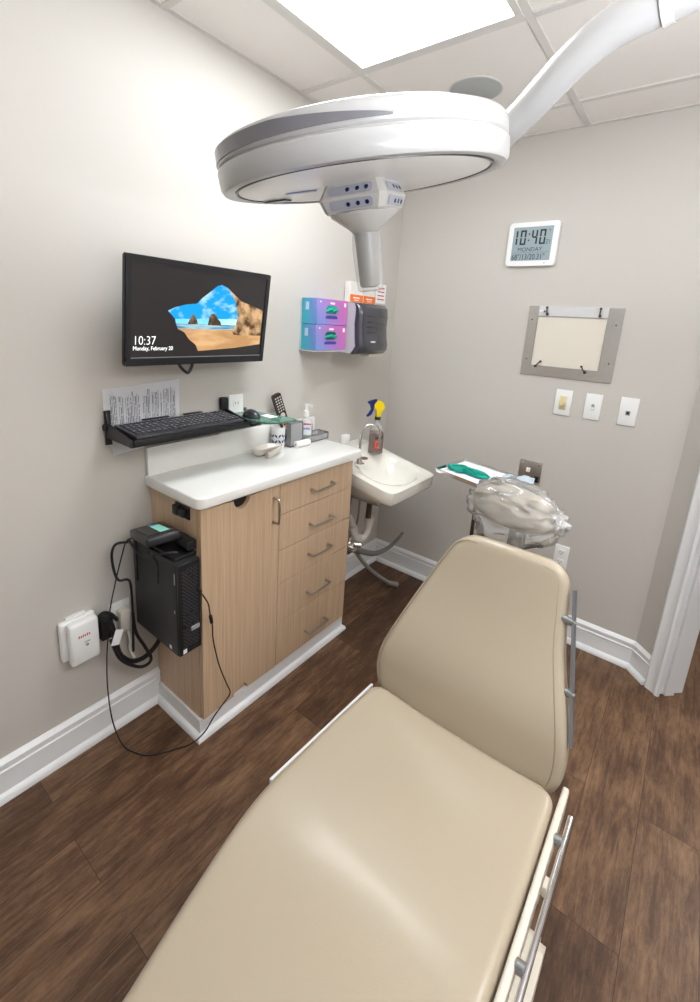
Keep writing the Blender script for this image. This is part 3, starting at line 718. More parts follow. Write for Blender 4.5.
# ------------------------------------------------------------------ items on the counter
CT = .9675
cup = thing('patterned_cup', 'white cup with a blue flower pattern on the counter behind the silver brush', 'cup', (.045, -.985, CT))
bm = nb(); skin_rings(bm, [ring(bm, V((.055, -.990, CT+h)), X, Y, r, 28) for h, r in ((0, .020), (0, .028), (.003, .030), (.10, .033), (.103, .033), (.102, .031), (.01, .028), (.008, .02))]); obj('cup_body', bm, WHITE, cup)
bm = nb(); cc = V((.055, -.990, 0)); vd = V((.72, -.69, 0)); vu = V((.69, .72, 0))
def wrapc(a, z, r=.0335): return cc+V((math.cos(a), math.sin(a), 0))*r+Z*z
a0 = math.atan2(vd.y, vd.x)
for da in (-.95, 0, .95):
    for s1 in (1, -1):
        for s2_ in (1, -1):
            for (p, q, wv) in ((.04, .34, .13), ):
                ac = a0+da
                P = [(ac+s1*.05, s2_*.003), (ac+s1*.16, s2_*.017), (ac+s1*.42, s2_*.020), (ac+s1*.40, s2_*.012), (ac+s1*.24, s2_*.008)]
                bm.faces.new([bm.verts.new(wrapc(a_, CT+.052+z_)) for a_, z_ in P])
obj('blue_pattern', bm, NAVY, cup, ang=0)
# pearly massage / bath brush shape: rounded bowl with a thick handle
sb = thing('silver_kidney_dish', 'pearly grey kidney shaped dish with a stubby grip near the front of the cup', 'dish', (.085, -1.06, CT))
bm = nb(); n = 28; rings = []
def kidney(s, z, hs=1):
    r_ = []
    for i in range(n):
        a = 2*PI*i/n; rx = .040*s; ry = .100*s
        bend = .022*math.cos(a*1)**2
        y = math.sin(a)*ry; x = math.cos(a)*rx-.018*(1-(y/ry)**2 if ry else 0)*.8
        r_.append(bm.verts.new((.092+x*.9, -1.088+y*.85, z-(z-CT)*.25)))
    return r_
for s, z in ((.45, CT+.001), (.7, CT+.006), (.92, CT+.024), (1.0, CT+.040), (1.0, CT+.043), (.95, CT+.042), (.86, CT+.030), (.6, CT+.018), (.3, CT+.014)): rings.append(kidney(s, z))
skin_rings(bm, rings); obj('dish_body', bm, TAUPE, sb, ang=60)
bm = nb(); tube(bm, [(.115, -1.03, CT+.024), (.130, -1.07, CT+.02), (.138, -1.11, CT+.014), (.136, -1.13, CT+.0135)], .012, 14, radii=(.009, .014)); obj('grip', bm, TAUPE, sb)
# wire mesh desk organizer
og = thing('mesh_organizer', 'grey wire mesh desk organizer at the right end of the countertop', 'organizer', (.05, -.80, CT))
ox0, ox1, oy0, oy1 = .022, .086, -.940, -.672
def panels(bm, x0, x1, y0, y1, z0, z1):
    for q in ((x0, x0+.001, y0, y1), (x1-.001, x1, y0, y1), (x0, x1, y0, y0+.001), (x0, x1, y1-.001, y1)): box(bm, *q, z0, z1)
bm = nb(); panels(bm, ox0, ox1, oy0, -.862, CT+.003, CT+.112); obj('tall_compartment', bm, MESHM, og, ang=0)
bm = nb(); panels(bm, ox0, ox1, -.86, oy1, CT+.003, CT+.034); box(bm, ox0, ox1, -.77, -.769, CT+.003, CT+.034); obj('low_compartment', bm, MESHM, og, ang=0)
obj('base_plate', B(ox0, ox1, oy0, oy1, CT, CT+.002), mat('gunmetal', srgb(160, 160, 162), .4, metal=.5), og)
bm = nb()
def rect_tube(z, y0, y1): 
    for a, b in (((ox0, y0, z), (ox1, y0, z)), ((ox1, y0, z), (ox1, y1, z)), ((ox1, y1, z), (ox0, y1, z)), ((ox0, y1, z), (ox0, y0, z))): cyl(bm, a, b, .0025, n=8)
rect_tube(CT+.112, oy0, -.862); rect_tube(CT+.034, -.86, oy1); rect_tube(CT+.003, oy0, oy1)
for y in (oy0, -.862): 
    for x in (ox0, ox1): cyl(bm, (x, y, CT), (x, y, CT+.112), .0022, n=8)
for x in (ox0, ox1): cyl(bm, (x, oy1, CT), (x, oy1, CT+.034), .0022, n=8)
obj('wire_rim', bm, mat('gunmetal_wire', srgb(120, 120, 122), .35, metal=.8), og)
# remote leaning in the tall compartment
rm = thing('remote_control', 'black remote control with many buttons standing in the mesh organizer', 'remote control', (.045, -.905, CT+.01))
rV = V((-.035, -.36, .93)).normalized(); rN = V((.93, -.10, .0)); rN = (rN-rV*rN.dot(rV)).normalized(); rU = rV.cross(rN)
if rU.y < 0: rU = -rU
ro = V((.052, -.905, CT+.004)); RL = .262
bm = nb(); prism(bm, rrect(-.022, .022, .005, RL, .006), ro-rN*.008, rU, rV, rN, .016); bmesh.ops.bevel(bm, geom=[e for e in bm.edges if abs((e.verts[0].co-e.verts[1].co).dot(rN)) < 1e-6], offset=.002, segments=1, affect='EDGES'); obj('remote_shell', bm, mat('remote_brown_black', srgb(48, 36, 32), .35), rm)
bm = nb(); bo = nb()
for r_ in range(13):
    for c_ in (-1, 0, 1):
        v0 = .088+r_*.0128
        if 4 <= r_ <= 6: continue
        q = [(c_*.0125-.0035, v0), (c_*.0125+.0035, v0), (c_*.0125+.0035, v0+.006), (c_*.0125-.0035, v0+.006)]
        prism(bo if r_ < 4 and (r_+c_) % 2 else bm, q, ro+rN*.008, rU, rV, rN, .0014)
lathe(bm, ro+rV*(.088+5.4*.0128)+rN*.008, rN, [(0, .013), (.0014, .013)], 18)
obj('buttons', bm, mat('button_grey', srgb(205, 200, 195), .5), rm); obj('orange_buttons', bo, mat('button_orange', srgb(208, 120, 70), .5), rm)
# hand sanitizer
hs = thing('hand_sanitizer', 'clear pump bottle of green hand sanitizer standing in the mesh organizer', 'pump bottle', (.048, -.795, CT+.003))
o = V((.056, -.806, CT+.003)); body = [(0, .029), (.003, .032), (.085, .032), (.105, .024), (.115, .012), (.122, .012)]
bm = nb(); lathe(bm, o, Z, body, 24); obj('bottle_body', bm, BOTTLE, hs)
bm = nb(); lathe(bm, o+Z*.002, Z, [(0, .028), (.003, .0305), (.080, .0305)], 24); obj('gel', bm, GEL, hs)
bm = nb(); lathe(bm, o, Z, [(.122, .013), (.150, .013), (.152, .006), (.172, .005), (.172, .009), (.182, .009)], 18); box(bm, o.x-.004, o.x+.034, o.y-.005, o.y+.005, o.z+.174, o.z+.183, bev=.002); obj('pump', bm, WHITE, hs)
sd2 = V((.8, -.6, 0)); su2 = V((.6, .8, 0))
bm = nb(); prism(bm, [(-.018, .088), (.018, .088), (.018, .095), (-.018, .095)], o+sd2*.0325, su2, Z, sd2, .001); obj('red_band', bm, PINK, hs)
bm = nb(); prism(bm, [(-.018, .040), (.018, .040), (.018, .087), (-.018, .087)], o+sd2*.0322, su2, Z, sd2, .0008); obj('label', bm, mat('pale_label', srgb(216, 218, 230), .5), hs)
bm = nb(); add_mesh(bm, text_mesh('PURELL', .0125, o+sd2*.0334-su2*.0175+Z*.066, su2, Z, sd2, .0004, bold=.0004, sx=.8)); obj('label_lettering', bm, NAVY, hs)
bm = nb(); cyl(bm, (.052, -.858, CT+.040), (.052, -.790+.0, CT+.040), .017, n=24)
bm.free(); bm = nb(); box(bm, .03, .095, -.905, -.832, CT+.012+.028, CT+.012+.048, bev=.009, seg=3)
bm.free(); bm = nb(); cyl(bm, (.066, -.858, CT+.020), (.066, -.828, CT+.020), .0145, n=24)
bm.free()
wp = thing('tissue_roll', 'white paper roll lying across the front of the mesh organizer', 'paper roll', (.096, -.885, CT))
bm = nb(); lathe(bm, (.104, -.925, CT+.0155), Y, [(0, .005), (0, .0135), (.002, .015), (.088, .015), (.09, .0135), (.09, .005)], 24)
obj('roll', bm, mat('soft_paper', srgb(244, 243, 240), .9), wp); bm = nb(); cyl(bm, (.104, -.927, CT+.0155), (.104, -.833, CT+.0155), .0048, n=12); obj('core', bm, mat('cardboard', srgb(196, 180, 156), .8), wp)

# ------------------------------------------------------------------ glove boxes and towel dispenser on the left wall
def glove(z0, z1, label, dark):
    t = thing('glove_box', label, 'glove box', (.05, -.70, z0), 'glove boxes on the wall')
    b = obj('carton', B(.006, .100, -.812, -.592, z0, z1, bev=.0015, seg=1), GBOX, t)
    zc = (z0+z1)/2+.010
    bm = nb(); prism(bm, rrect(-.040, .040, -.018, .018, .017), (.1003, -.708, zc), Y, Z, X, .0006); obj('opening', bm, mat('opening_green', srgb(0, 90, 76), .5) if dark else TEAL, t)
    bm = nb(); n = 10
    for q in range(5):
        y = -.738+q*.015+random.uniform(-.003, .003); tube(bm, [(.099, y-.01, zc-.010), (.105, y, zc+random.uniform(-.004, .006)), (.099, y+.012, zc+.009 if not dark else zc-.004)], .006, 8)
    obj('glove_tips', bm, TEAL, t)
    bm = nb(); prism(bm, [(-.046, -.040), (.040, -.040), (.040, -.030), (.030, -.026), (-.030, -.026), (-.046, -.030)], (.1004, -.706, zc), Y, Z, X, .0006); obj('dark_band', bm, mat('indigo_print', srgb(60, 70, 160), .5), t)
    for q in ((-.722, -.690, zc+.025, zc+.034), (-.620, -.604, zc+.018, zc+.036), (-.795, -.785, zc+.030, zc+.036)):
        bm = nb(); box(bm, .1004, .1009, *q); obj('white_mark', bm, WHITE, t)
    bm = nb(); box(bm, .03, .05, -.8130, -.8122, zc-.005, zc+.03); obj('side_lettering', bm, mat('pale_blue_print', srgb(190, 215, 235), .5), t)
glove(1.526, 1.641, 'pink and blue glove carton with teal gloves, upper of the stacked pair', False)
glove(1.409, 1.5245, 'pink and blue glove carton with a darker opening, lower of the stacked pair', True)
t = thing('glove_box_holder', 'thin white wire holder behind and under the two glove cartons', 'holder', (.05, -.70, 1.40))
bm = nb(); box(bm, .0005, .005, -.815, -.589, 1.402, 1.60); box(bm, .0005, .103, -.815, -.589, 1.402, 1.4075); obj('holder_frame', bm, mat('acrylic_grey', srgb(205, 205, 205), .2), t)

td = thing('towel_dispenser', 'smoke grey paper towel dispenser with pale sides on the left wall near the corner', 'towel dispenser', (.08, -.47, 1.39))
dy0, dy1 = -.584, -.338
bm = nb(); prism(bm, [(0, 1.400), (.12, 1.392), (.155, 1.43), (.150, 1.48), (.146, 1.54), (.150, 1.61), (.135, 1.634), (0, 1.637)], (0, dy0, 0), X, Z, Y, dy1-dy0); obj('side_shell', bm, mat('pale_grey_shell', srgb(190, 192, 196), .3), td)
bm = nb(); prof = [(.137, 1.640), (.163, 1.636), (.181, 1.618), (.186, 1.58), (.183, 1.53), (.188, 1.48), (.196, 1.44), (.194, 1.415), (.178, 1.396), (.148, 1.390)]
inner = [(.152, 1.43), (.146, 1.48), (.142, 1.54), (.146, 1.60), (.140, 1.632)]
pp = prof+inner; rings = []
for f_, sh in ((0, -.008), (.04, .004), (.10, .010), (.5, .018), (.90, .010), (.96, .004), (1, -.008)):
    y = dy0+f_*(dy1-dy0); rings.append([bm.verts.new((p[0]+(sh-.012 if i < len(prof) else 0), y, p[1])) for i, p in enumerate(pp)])
skin_rings(bm, rings); obj('front_cover', bm, mat('smoke_plastic', srgb(58, 58, 66), .16, coat=.8), td, ang=35)
bm = nb()
for zz in (1.50, 1.525, 1.55, 1.575): box(bm, .170, .1915, dy0+.05, dy1-.05, zz, zz+.002, bev=.0008, seg=1)
obj('cover_ribs', bm, DARK, td)
bm = nb(); add_mesh(bm, text_mesh('Tork', .018, (.2, -.500, 1.432), Y, Z, X, .0005)); 
bm.free(); bm = nb(); box(bm, .196, .2005, -.515, -.480, 1.452, 1.459); obj('cover_emblem', bm, WHITE, td)
bm = nb(); box(bm, .115, .175, -.49, -.37, 1.380, 1.393, bev=.002); obj('towel_end', bm, mat('towel_paper', srgb(214, 208, 190), .9), td)

ac = thing('orange_label_box', 'white carton with an orange band on top of the towel dispenser', 'box', (.06, -.44, 1.64))
def acart(y0, y1, label):
    t = thing('orange_band_box', label, 'box', (.022, (y0+y1)/2, 1.641), 'cartons on the towel dispenser')
    obj('carton', B(.004, .040, y0, y1, 1.6415, 1.745, bev=.001, seg=1), mat('carton_white', srgb(228, 224, 218), .4), t)
    obj('orange_band', B(.0402, .0410, y0+.001, y1-.001, 1.645, 1.682), ORANGE, t)
    bm = nb(); ym = (y0+y1)/2; box(bm, .0410, .0416, ym-.03, ym+.025, 1.664, 1.669); box(bm, .0410, .0416, ym-.02, ym+.02, 1.654, 1.657); obj('band_lettering', bm, PAPER, t)
bpy.data.objects.remove(ac)
acart(-.500, -.388, 'white carton with an orange band on the towel dispenser, beside the glove boxes')
acart(-.385, -.275, 'white carton with an orange band on the towel dispenser, nearest the room corner')
sg = thing('posted_notice', 'small white notice with red lines on the left wall beside the room corner', 'notice', (0, -.165, 1.66))
obj('notice_sheet', B(.001, .002, -.215, -.118, 1.655, 1.760), PAPER, sg)
bm = nb()
for z_, m_ in ((1.735, 1), (1.715, 0), (1.695, 0), (1.675, 1)): box(bm, .0021, .0025, -.20, -.135, z_, z_+.006)
obj('notice_lines', bm, RED, sg)

# ------------------------------------------------------------------ clock and film viewer on the back wall
ck = thing('digital_clock', 'white framed digital wall clock with grey display on the back wall', 'clock', (.75, 0, 1.86))
bm = nb(); prism(bm, rrect(.634, .866, 1.860, 2.0575, .014), (0, 0, 0), X, Z, -Y, .024); bmesh.ops.bevel(bm, geom=[e for e in bm.edges if abs(e.verts[0].co.y-e.verts[1].co.y) < 1e-6 and e.verts[0].co.y < -.01], offset=.004, segments=3, affect='EDGES'); obj('case', bm, WHITE, ck)
dx0, dx1, dz0, dz1 = .657, .840, 1.884, 2.036
bm = nb(); prism(bm, [(dx0, dz0), (dx1, dz0), (dx1, dz1), (dx0, dz1)], (0, -.0241, 0), X, Z, -Y, .0006); dsp = obj('display', bm, CLOCKL, ck)
SEG = {'0': 'abcdef', '1': 'bc', '4': 'bcfg', '2': 'abdeg', '3': 'abcdg', '6': 'acdefg', '7': 'abc', '/': ''}
def digit(bm, ch, x, z, w_, h_, t_):
    y = -.0249
    s = SEG[ch]; hh = h_/2
    Q = {'a': (0, w_, h_-t_, h_), 'g': (t_*.6, w_-t_*.6, hh-t_/2, hh+t_/2), 'd': (0, w_, 0, t_), 'f': (0, t_, hh+t_*.25, h_-t_*.3), 'b': (w_-t_, w_, hh+t_*.25, h_-t_*.3), 'e': (0, t_, t_*.3, hh-t_*.25), 'c': (w_-t_, w_, t_*.3, hh-t_*.25)}
    for c_ in s: a, b, c2, d = Q[c_]; box(bm, x+a, x+b, y-.0004, y, z+c2, z+d)
bm = nb(); bz_ = 1.956
for ch, x in (('1', .664), ('0', .692), ('4', .745), ('0', .782)): digit(bm, ch, x-(.012 if ch == '1' else 0), bz_, .027, .066, .0075)
box(bm, .729, .735, -.0253, -.0249, 1.972, 1.979); box(bm, .730, .736, -.0253, -.0249, 2.000, 2.007)
obj('time_digits', bm, CLOCKD, dsp)
bm = nb(); digit(bm, '2', .814, bz_, .009, .020, .002); digit(bm, '1', .822, bz_, .009, .020, .002)
digit(bm, '4', .822, 2.010, .005, .012, .0015)
add_mesh(bm, text_mesh('MONDAY', .026, (.686, -.0250, 1.926), X, Z, -Y, .0003, sx=1.0))
box(bm, .664, .834, -.0253, -.0249, 1.920, 1.9208)
obj('weekday_lettering', bm, CLOCKF, dsp)
bm = nb(); add_mesh(bm, text_mesh('68°/13/20.31°', .036, (.661, -.0250, 1.889), X, Z, -Y, .0003, sx=.78)); obj('date_lettering', bm, CLOCKF, dsp)
bm = nb(); box(bm, .815, .822, -.0247, -.0242, 1.870, 1.873); obj('brand_mark', bm, GREYP, ck)

fv = thing('film_viewer', 'recessed steel framed x-ray film viewer on the back wall below the clock', 'film viewer', (.985, 0, 1.34))
fx0, fx1, fz0, fz1 = .780, 1.189, 1.343, 1.675; ix0, ix1, iz0, iz1 = .826, 1.127, 1.392, 1.628
bm = nb()
for q in ((fx0, ix0, fz0, fz1), (ix1, fx1, fz0, fz1), (ix0, ix1, fz0, iz0)): box(bm, q[0], q[1], -.006, 0, q[2], q[3])
fr = obj('steel_frame', bm, STEEL, fv)
obj('top_strip', B(ix0, ix1, -.0065, 0, iz1, fz1), mat('white_steel_strip', srgb(226, 226, 226), .3, metal=.3), fv)
obj('diffuser_screen', B(ix0, ix1, -.003, 0, iz0, iz1), MIST, fv)
bm = nb()
for q in ((ix0-.002, ix0, iz0, iz1), (ix1, ix1+.002, iz0, iz1), (ix0, ix1, iz1, iz1+.002), (ix0, ix1, iz0-.002, iz0)): box(bm, q[0], q[1], -.0075, -.001, q[2], q[3])
obj('screen_edge', bm, GREYP, fv)
for (x, z, a) in ((.868, 1.638, 100), (1.095, 1.638, 92), (.850, 1.388, 50), (1.075, 1.380, 125)):
    bm = nb(); d = V((math.cos(math.radians(a)), 0, math.sin(math.radians(a)))); p = V((x, -.010, z))
    cyl(bm, p-V((0, -.004, 0)), p+V((0, -.008, 0)), .006, n=14); tube(bm, [p+V((0, -.006, 0)), p+d*.015+V((0, -.010, 0)), p+d*.032+V((0, -.004, 0))], .003, 8); cyl(bm, p+d*.032-V((0, -.004, 0)), p+d*.032+V((0, -.007, 0)), .005, n=12)
    obj('film_clip', bm, mat('dark_clip', srgb(70, 66, 64), .35, metal=.5), fv)
bm = nb(); box(bm, .832, .858, -.009, -.006, 1.645, 1.657, bev=.001); sw = obj('power_switch', bm, WHITE, fv); obj('rocker', B(.850, .857, -.012, -.009, 1.647, 1.655), BLACK, sw)
SCREWM = mat('screw_grey', srgb(130, 126, 120), .35, metal=1)
for x, z in ((.800, 1.61), (.800, 1.42), (1.165, 1.60), (1.165, 1.43)):
    bm = nb(); cyl(bm, (x, -.006, z), (x, -.0075, z), .004, n=10); obj('screw', bm, SCREWM, fv)

# ------------------------------------------------------------------ tower computer on the cabinet side
pc = thing('tower_computer', 'black small form tower computer mounted on the left side of the cabinet', 'computer', (.16, -1.63, .41))
px0, px1, py0, py1, pz0, pz1 = .030, .300, -1.664, -1.580, .415, .758
obj('casing', B(px0, px1, py0, py1, pz0, pz1, bev=.003), PCM, pc)
bm = nb(); box(bm, px1+.0005, px1+.010, py0+.001, py1, pz0+.002, pz1-.002, bev=.002, seg=1); fp_ = obj('front_panel', bm, BLACK, pc)
bm = nb()
for r_ in range(44):
    z = pz0+.03+r_*.0067
    for c_ in range(5):
        y = py0+.014+c_*.0118+(.0059 if r_ % 2 else 0)
        if random.random() < .93: box(bm, px1+.0102, px1+.012, y, y+.007, z, z+.0026)
obj('honeycomb_grille', bm, mat('grille_grey', srgb(84, 84, 88), .35, metal=.4), pc)
bm = nb(); box(bm, px1+.011, px1+.017, py0+.042, py0+.075, pz0+.085, pz0+.10, bev=.002); obj('latch', bm, GREYP, pc)
bm = nb(); box(bm, px0+.22, px0+.232, py0-.0006, py0, pz0+.010, pz0+.024); box(bm, px1+.0125, px1+.0131, py0+.012, py0+.026, pz0+.010, pz0+.026); obj('sticker', bm, PAPER, pc)
bm = nb(); box(bm, px1-.012, px1-.006, py0-.0006, py0, pz1-.075, pz1-.035); box(bm, px1-.016, px1-.010, py0-.0006, py0, pz0+.16, pz0+.172); obj('side_mark', bm, GREYP, pc)
bm = nb(); cyl(bm, (px1+.010, py0+.072, .646), (px1+.030, py0+.072, .642), .0055, n=10); obj('cable_plug', bm, BLACK, pc)
bm = nb(); box(bm, .05, .29, py1, C0-.001, .45, .47); box(bm, .05, .29, py1, C0-.001, .70, .72); box(bm, .05, .058, py0-.004, py0-.0, .60, .765); box(bm, .05, .29, -1.579, -1.5735, .43, .75); obj('mount_bracket', bm, BLACK, pc)
# signature terminal on top
rt = Matrix.Translation((.166, -1.652, .7985)) @ Matrix.Rotation(math.radians(-14), 4, 'Y') @ Matrix.Rotation(math.radians(-12), 4, 'Z')
tm = thing('card_terminal', 'black card terminal with a green display lying on the tower computer', 'card terminal', (.176, -1.652, .768))
bm = nb(); box(bm, -.105, .100, -.055, .055, .0, .032, bev=.009, seg=3, mtx=rt); obj('terminal_body', bm, mat('terminal_black', srgb(34, 34, 38), .3), tm)
bm = nb(); box(bm, -.085, .075, -.042, .045, .0322, .034, mtx=rt); obj('glass_face', bm, mat('terminal_glass', srgb(16, 20, 26), .08), tm)
bm = nb(); box(bm, -.05, .065, .0, .030, .0342, .0350, mtx=rt); obj('display', bm, LCDG, tm)
bm = nb(); box(bm, -.075, -.058, .0, .028, .0342, .0350, mtx=rt); obj('blue_logo', bm, mat('terminal_blue', srgb(70, 120, 180), .3), tm)
dk = thing('docking_hub', 'black square hub box on the tower computer behind the card terminal', 'hub', (.20, -1.605, .768))
bm = nb(); box(bm, .08, .285, -1.655, -1.576, .7585, .7705, bev=.004); obj('hub_shell', bm, BLACK, dk)
bm = nb(); box(bm, .20, .290, -1.612, -1.577, .781, .815, bev=.006); tag(obj('power_brick', bm, BLACK), 'black power brick between the card terminal and the cabinet side', 'power brick')

# ------------------------------------------------------------------ white surge box on the wall
wb = thing('surge_protector', 'white rectangular surge box with red lettering low on the left wall', 'surge protector', (.03, -1.87, .38))
bm = nb(); box(bm, .001, .026, -1.915, -1.802, .388, .532, bev=.008, seg=3); obj('back_shell', bm, WHITE, wb)
bm = nb(); box(bm, .027, .062, -1.900, -1.808, .380, .534, bev=.010, seg=3); obj('front_shell', bm, WHITE, wb)
bm = nb()
for q_ in range(6): prism(bm, [(q_*.0065, 0), (q_*.0065+.004, 0), (q_*.0065+.0055, .009-.002*(q_ % 2)), (q_*.0065+.0015, .009-.002*(q_ % 2))], (.0621, -1.876, .481), Y, Z, X, .0003)
obj('red_lettering', bm, RED, wb)
bm = nb(); box(bm, .062, .0626, -1.858, -1.840, .458, .461); cyl(bm, (.062, -1.85, .448), (.064, -1.85, .448), .005, n=14); obj('status_light', bm, GREYP, wb)
bm = nb(); box(bm, .001, .012, -1.89, -1.83, .533, .540); obj('rear_tab', bm, WHITE, wb)
bm = nb(); box(bm, .004, .055, -1.800, -1.757, .420, .500, bev=.006); pb = tag(obj('power_brick', bm, BLACK), 'black power brick plugged in between the surge box and the outlet', 'power brick')
def cable(label, P, r, m=BLACK, name='cable', extra=None):
    bm = nb(); tube(bm, P, r, 8, 8)
    if extra:
        for a, b, rr_ in extra: cyl(bm, a, b, rr_, n=12)
    return tag(obj(name, bm, m), label, 'cable')
cable('thin black cable looping down to the floor and up to the tower front',
      [(.330, -1.594, .642), (.342, -1.588, .625), (.345, -1.575, .595), (.335, -1.562, .55), (.332, -1.55, .49), (.332, -1.547, .43), (.331, -1.522, .31), (.331, -1.49, .21), (.331, -1.473, .155), (.332, -1.50, .133), (.338, -1.55, .112), (.335, -1.59, .070), (.305, -1.625, .026), (.270, -1.655, .005), (.245, -1.70, .004), (.215, -1.74, .004), (.168, -1.766, .004), (.12, -1.785, .02), (.085, -1.798, .11), (.08, -1.804, .243), (.08, -1.80, .364), (.08, -1.792, .439), (.08, -1.778, .549), (.08, -1.752, .651), (.08, -1.727, .734), (.09, -1.714, .785), (.105, -1.70, .795)], .0024,
      extra=[((.334, -1.559, .535), (.333, -1.553, .505), .006)])
cable('black cable bundle drooping under the tower computer toward the outlet', [(.06, -1.80, .515), (.07, -1.775, .49), (.075, -1.765, .42), (.07, -1.75, .35), (.07, -1.715, .30), (.06, -1.67, .275), (.06, -1.63, .285), (.07, -1.60, .33), (.08, -1.605, .40)], .009)
cable('second thicker black cable beneath the tower, lowest of the drooping loops', [(.075, -1.78, .43), (.08, -1.755, .34), (.085, -1.70, .275), (.08, -1.66, .255), (.075, -1.64, .27), (.07, -1.66, .33), (.06, -1.685, .40), (.055, -1.69, .48)], .006)
cable('black cable loop beside the card terminal against the left wall', [(.10, -1.715, .785), (.06, -1.735, .77), (.04, -1.742, .73), (.045, -1.742, .675), (.06, -1.735, .635), (.07, -1.71, .63), (.06, -1.694, .60), (.06, -1.692, .52), (.06, -1.694, .42), (.065, -1.70, .33)], .0045)
cable('short black cable hanging on the side face of the tower computer', [(.20, -1.70, .785), (.21, -1.690, .765), (.212, -1.6755, .73), (.210, -1.6755, .66)], .0028)
cable('black coiled lead draped along the front of the card terminal', [(.10, -1.71, .79), (.16, -1.715, .772), (.20, -1.712, .768), (.24, -1.70, .785), (.28, -1.68, .80), (.30, -1.655, .80)], .0045)
cable('short black lead between the surge box and the outlet', [(.05, -1.80, .525), (.055, -1.785, .53), (.06, -1.765, .515), (.065, -1.752, .49), (.03, -1.735, .47)], .006)
bm = nb(); rt = Matrix.Translation((.09, -1.765, .44)) @ Matrix.Rotation(math.radians(-20), 4, 'X'); box(bm, 0, .002, -.014, .014, -.028, .028, mtx=rt); tg = tag(obj('cable_tag', bm, PAPER), 'white paper tag wrapped on the black cables beside the surge box', 'tag')

# ------------------------------------------------------------------ instrument stand with tray
st_ = thing('instrument_stand', 'chrome instrument stand holding a steel tray between the basin and the headrest', 'stand', (.78, -.40, 0))
tl, fl_, fr_, tr_ = V((.643, -.23, .895)), V((.605, -.49, .895)), V((.905, -.575, .895)), V((.985, -.315, .895))
cen = (tl+fl_+fr_+tr_)/4
bm = nb(); quad = [fl_, fr_, tr_, tl]
def ringq(s, z): return [bm.verts.new(cen+(q-cen)*s+Z*z) for q in quad]
skin_rings(bm, [ringq(.93, -.012), ringq(.97, -.008), ringq(1.0, .006), ringq(1.03, .006), ringq(1.03, .003), ringq(1.0, .0), ringq(.98, -.014), ringq(.9, -.016)])
obj('tray', bm, CHROME, st_)
bm = nb(); cyl(bm, (.785, -.40, .03), (.785, -.40, .89), .009); cyl(bm, (.785, -.40, .30), (.785, -.40, .36), .016); obj('pole', bm, mat('dark_chrome', srgb(120, 116, 112), .25, metal=1), st_)
bm = nb()
for a in (155, 275, 35): 
    d = V((math.cos(math.radians(a)), math.sin(math.radians(a)), 0)); tube(bm, [V((.785, -.40, .07)), V((.785, -.40, .065))+d*.12, V((.785, -.40, .055))+d*.27], .012, 8)
obj('foot_frame', bm, BLACK, st_)
for a in (155, 275, 35):
    d = V((math.cos(math.radians(a)), math.sin(math.radians(a)), 0)); p = V((.785, -.40, .024))+d*.27; bm = nb(); cyl(bm, p-d.cross(Z)*.01, p+d.cross(Z)*.01, .024, n=18); cyl(bm, p+Z*.01, p+Z*.04, .008, n=10); obj('caster', bm, BLACK, st_)
# paper liner, gloves, pouch
bm = nb(); P = [cen+(q-cen)*.965+Z*-.006 for q in quad]; vs = [bm.verts.new(p) for p in P]; bm.faces.new(vs)
bmesh.ops.subdivide_edges(bm, edges=bm.edges[:], cuts=10, use_grid_fill=True)
for v in bm.verts: v.co.z += .0012*math.sin(v.co.x*60)*math.cos(v.co.y*45)+.002
bmesh.ops.solidify(bm, geom=bm.faces[:], thickness=.0007)
tag(obj('tray_liner', bm, PAPER), 'white paper liner covering the steel instrument tray', 'paper liner')
def blob(path, r, zf=.5):
    bm = nb(); tube(bm, path, r, 12, 5)
    return bm
gz = .902
gl = thing('nitrile_glove', 'teal nitrile glove lying flat on the paper covered tray', 'glove', (.73, -.43, gz))
bm = nb(); pts2 = [(.628, -.405), (.640, -.380), (.668, -.384), (.700, -.372), (.735, -.380), (.770, -.395), (.812, -.405), (.848, -.428), (.846, -.450), (.815, -.470), (.772, -.462), (.748, -.448), (.722, -.440), (.716, -.462), (.694, -.470), (.684, -.448), (.668, -.440), (.664, -.456), (.646, -.450), (.640, -.425)]
prism(bm, pts2, (0, 0, gz-.004), X, Y, Z, .012); bmesh.ops.bevel(bm, geom=[e for e in bm.edges], offset=.003, segments=2, affect='EDGES')
for v in bm.verts:
    if v.co.z > gz+.004: v.co.z += .006*math.sin(v.co.x*70+v.co.y*40)
obj('glove_palm', bm, TEAL, gl, ang=80)
bm = nb(); tube(bm, [(.650, -.41, gz+.006), (.70, -.40, gz+.012), (.75, -.42, gz+.010), (.83, -.435, gz+.006)], .006, 8); tube(bm, [(.70, -.44, gz+.006), (.74, -.42, gz+.012), (.79, -.45, gz+.008)], .005, 8); obj('glove_folds', bm, TEAL, gl)
po = thing('sterile_pouch', 'clear blue tinted pouch with a small round ring on the tray beside the glove', 'pouch', (.93, -.39, gz))
bm = nb(); P = [V((.875, -.345, gz)), V((.90, -.50, gz)), V((1.03, -.42, gz+.012)), V((1.01, -.33, gz+.016))]; vs = [bm.verts.new(p) for p in P]; bm.faces.new(vs); bmesh.ops.subdivide_edges(bm, edges=bm.edges[:], cuts=8, use_grid_fill=True)
for v in bm.verts: v.co.z += .005*math.sin(v.co.x*90+v.co.y*50)+.004
bmesh.ops.solidify(bm, geom=bm.faces[:], thickness=.001)
obj('pouch_film', bm, mat('pouch_blue', srgb(205, 222, 232), .25), po)
bm = nb()
for i in range(20):
    a = 2*PI*i/20; b = 2*PI*(i+1)/20; cyl(bm, (.935+.013*math.cos(a), -.395+.013*math.sin(a), gz+.016), (.935+.013*math.cos(b), -.395+.013*math.sin(b), gz+.016), .003, n=6)
obj('ring', bm, GREYP, po)

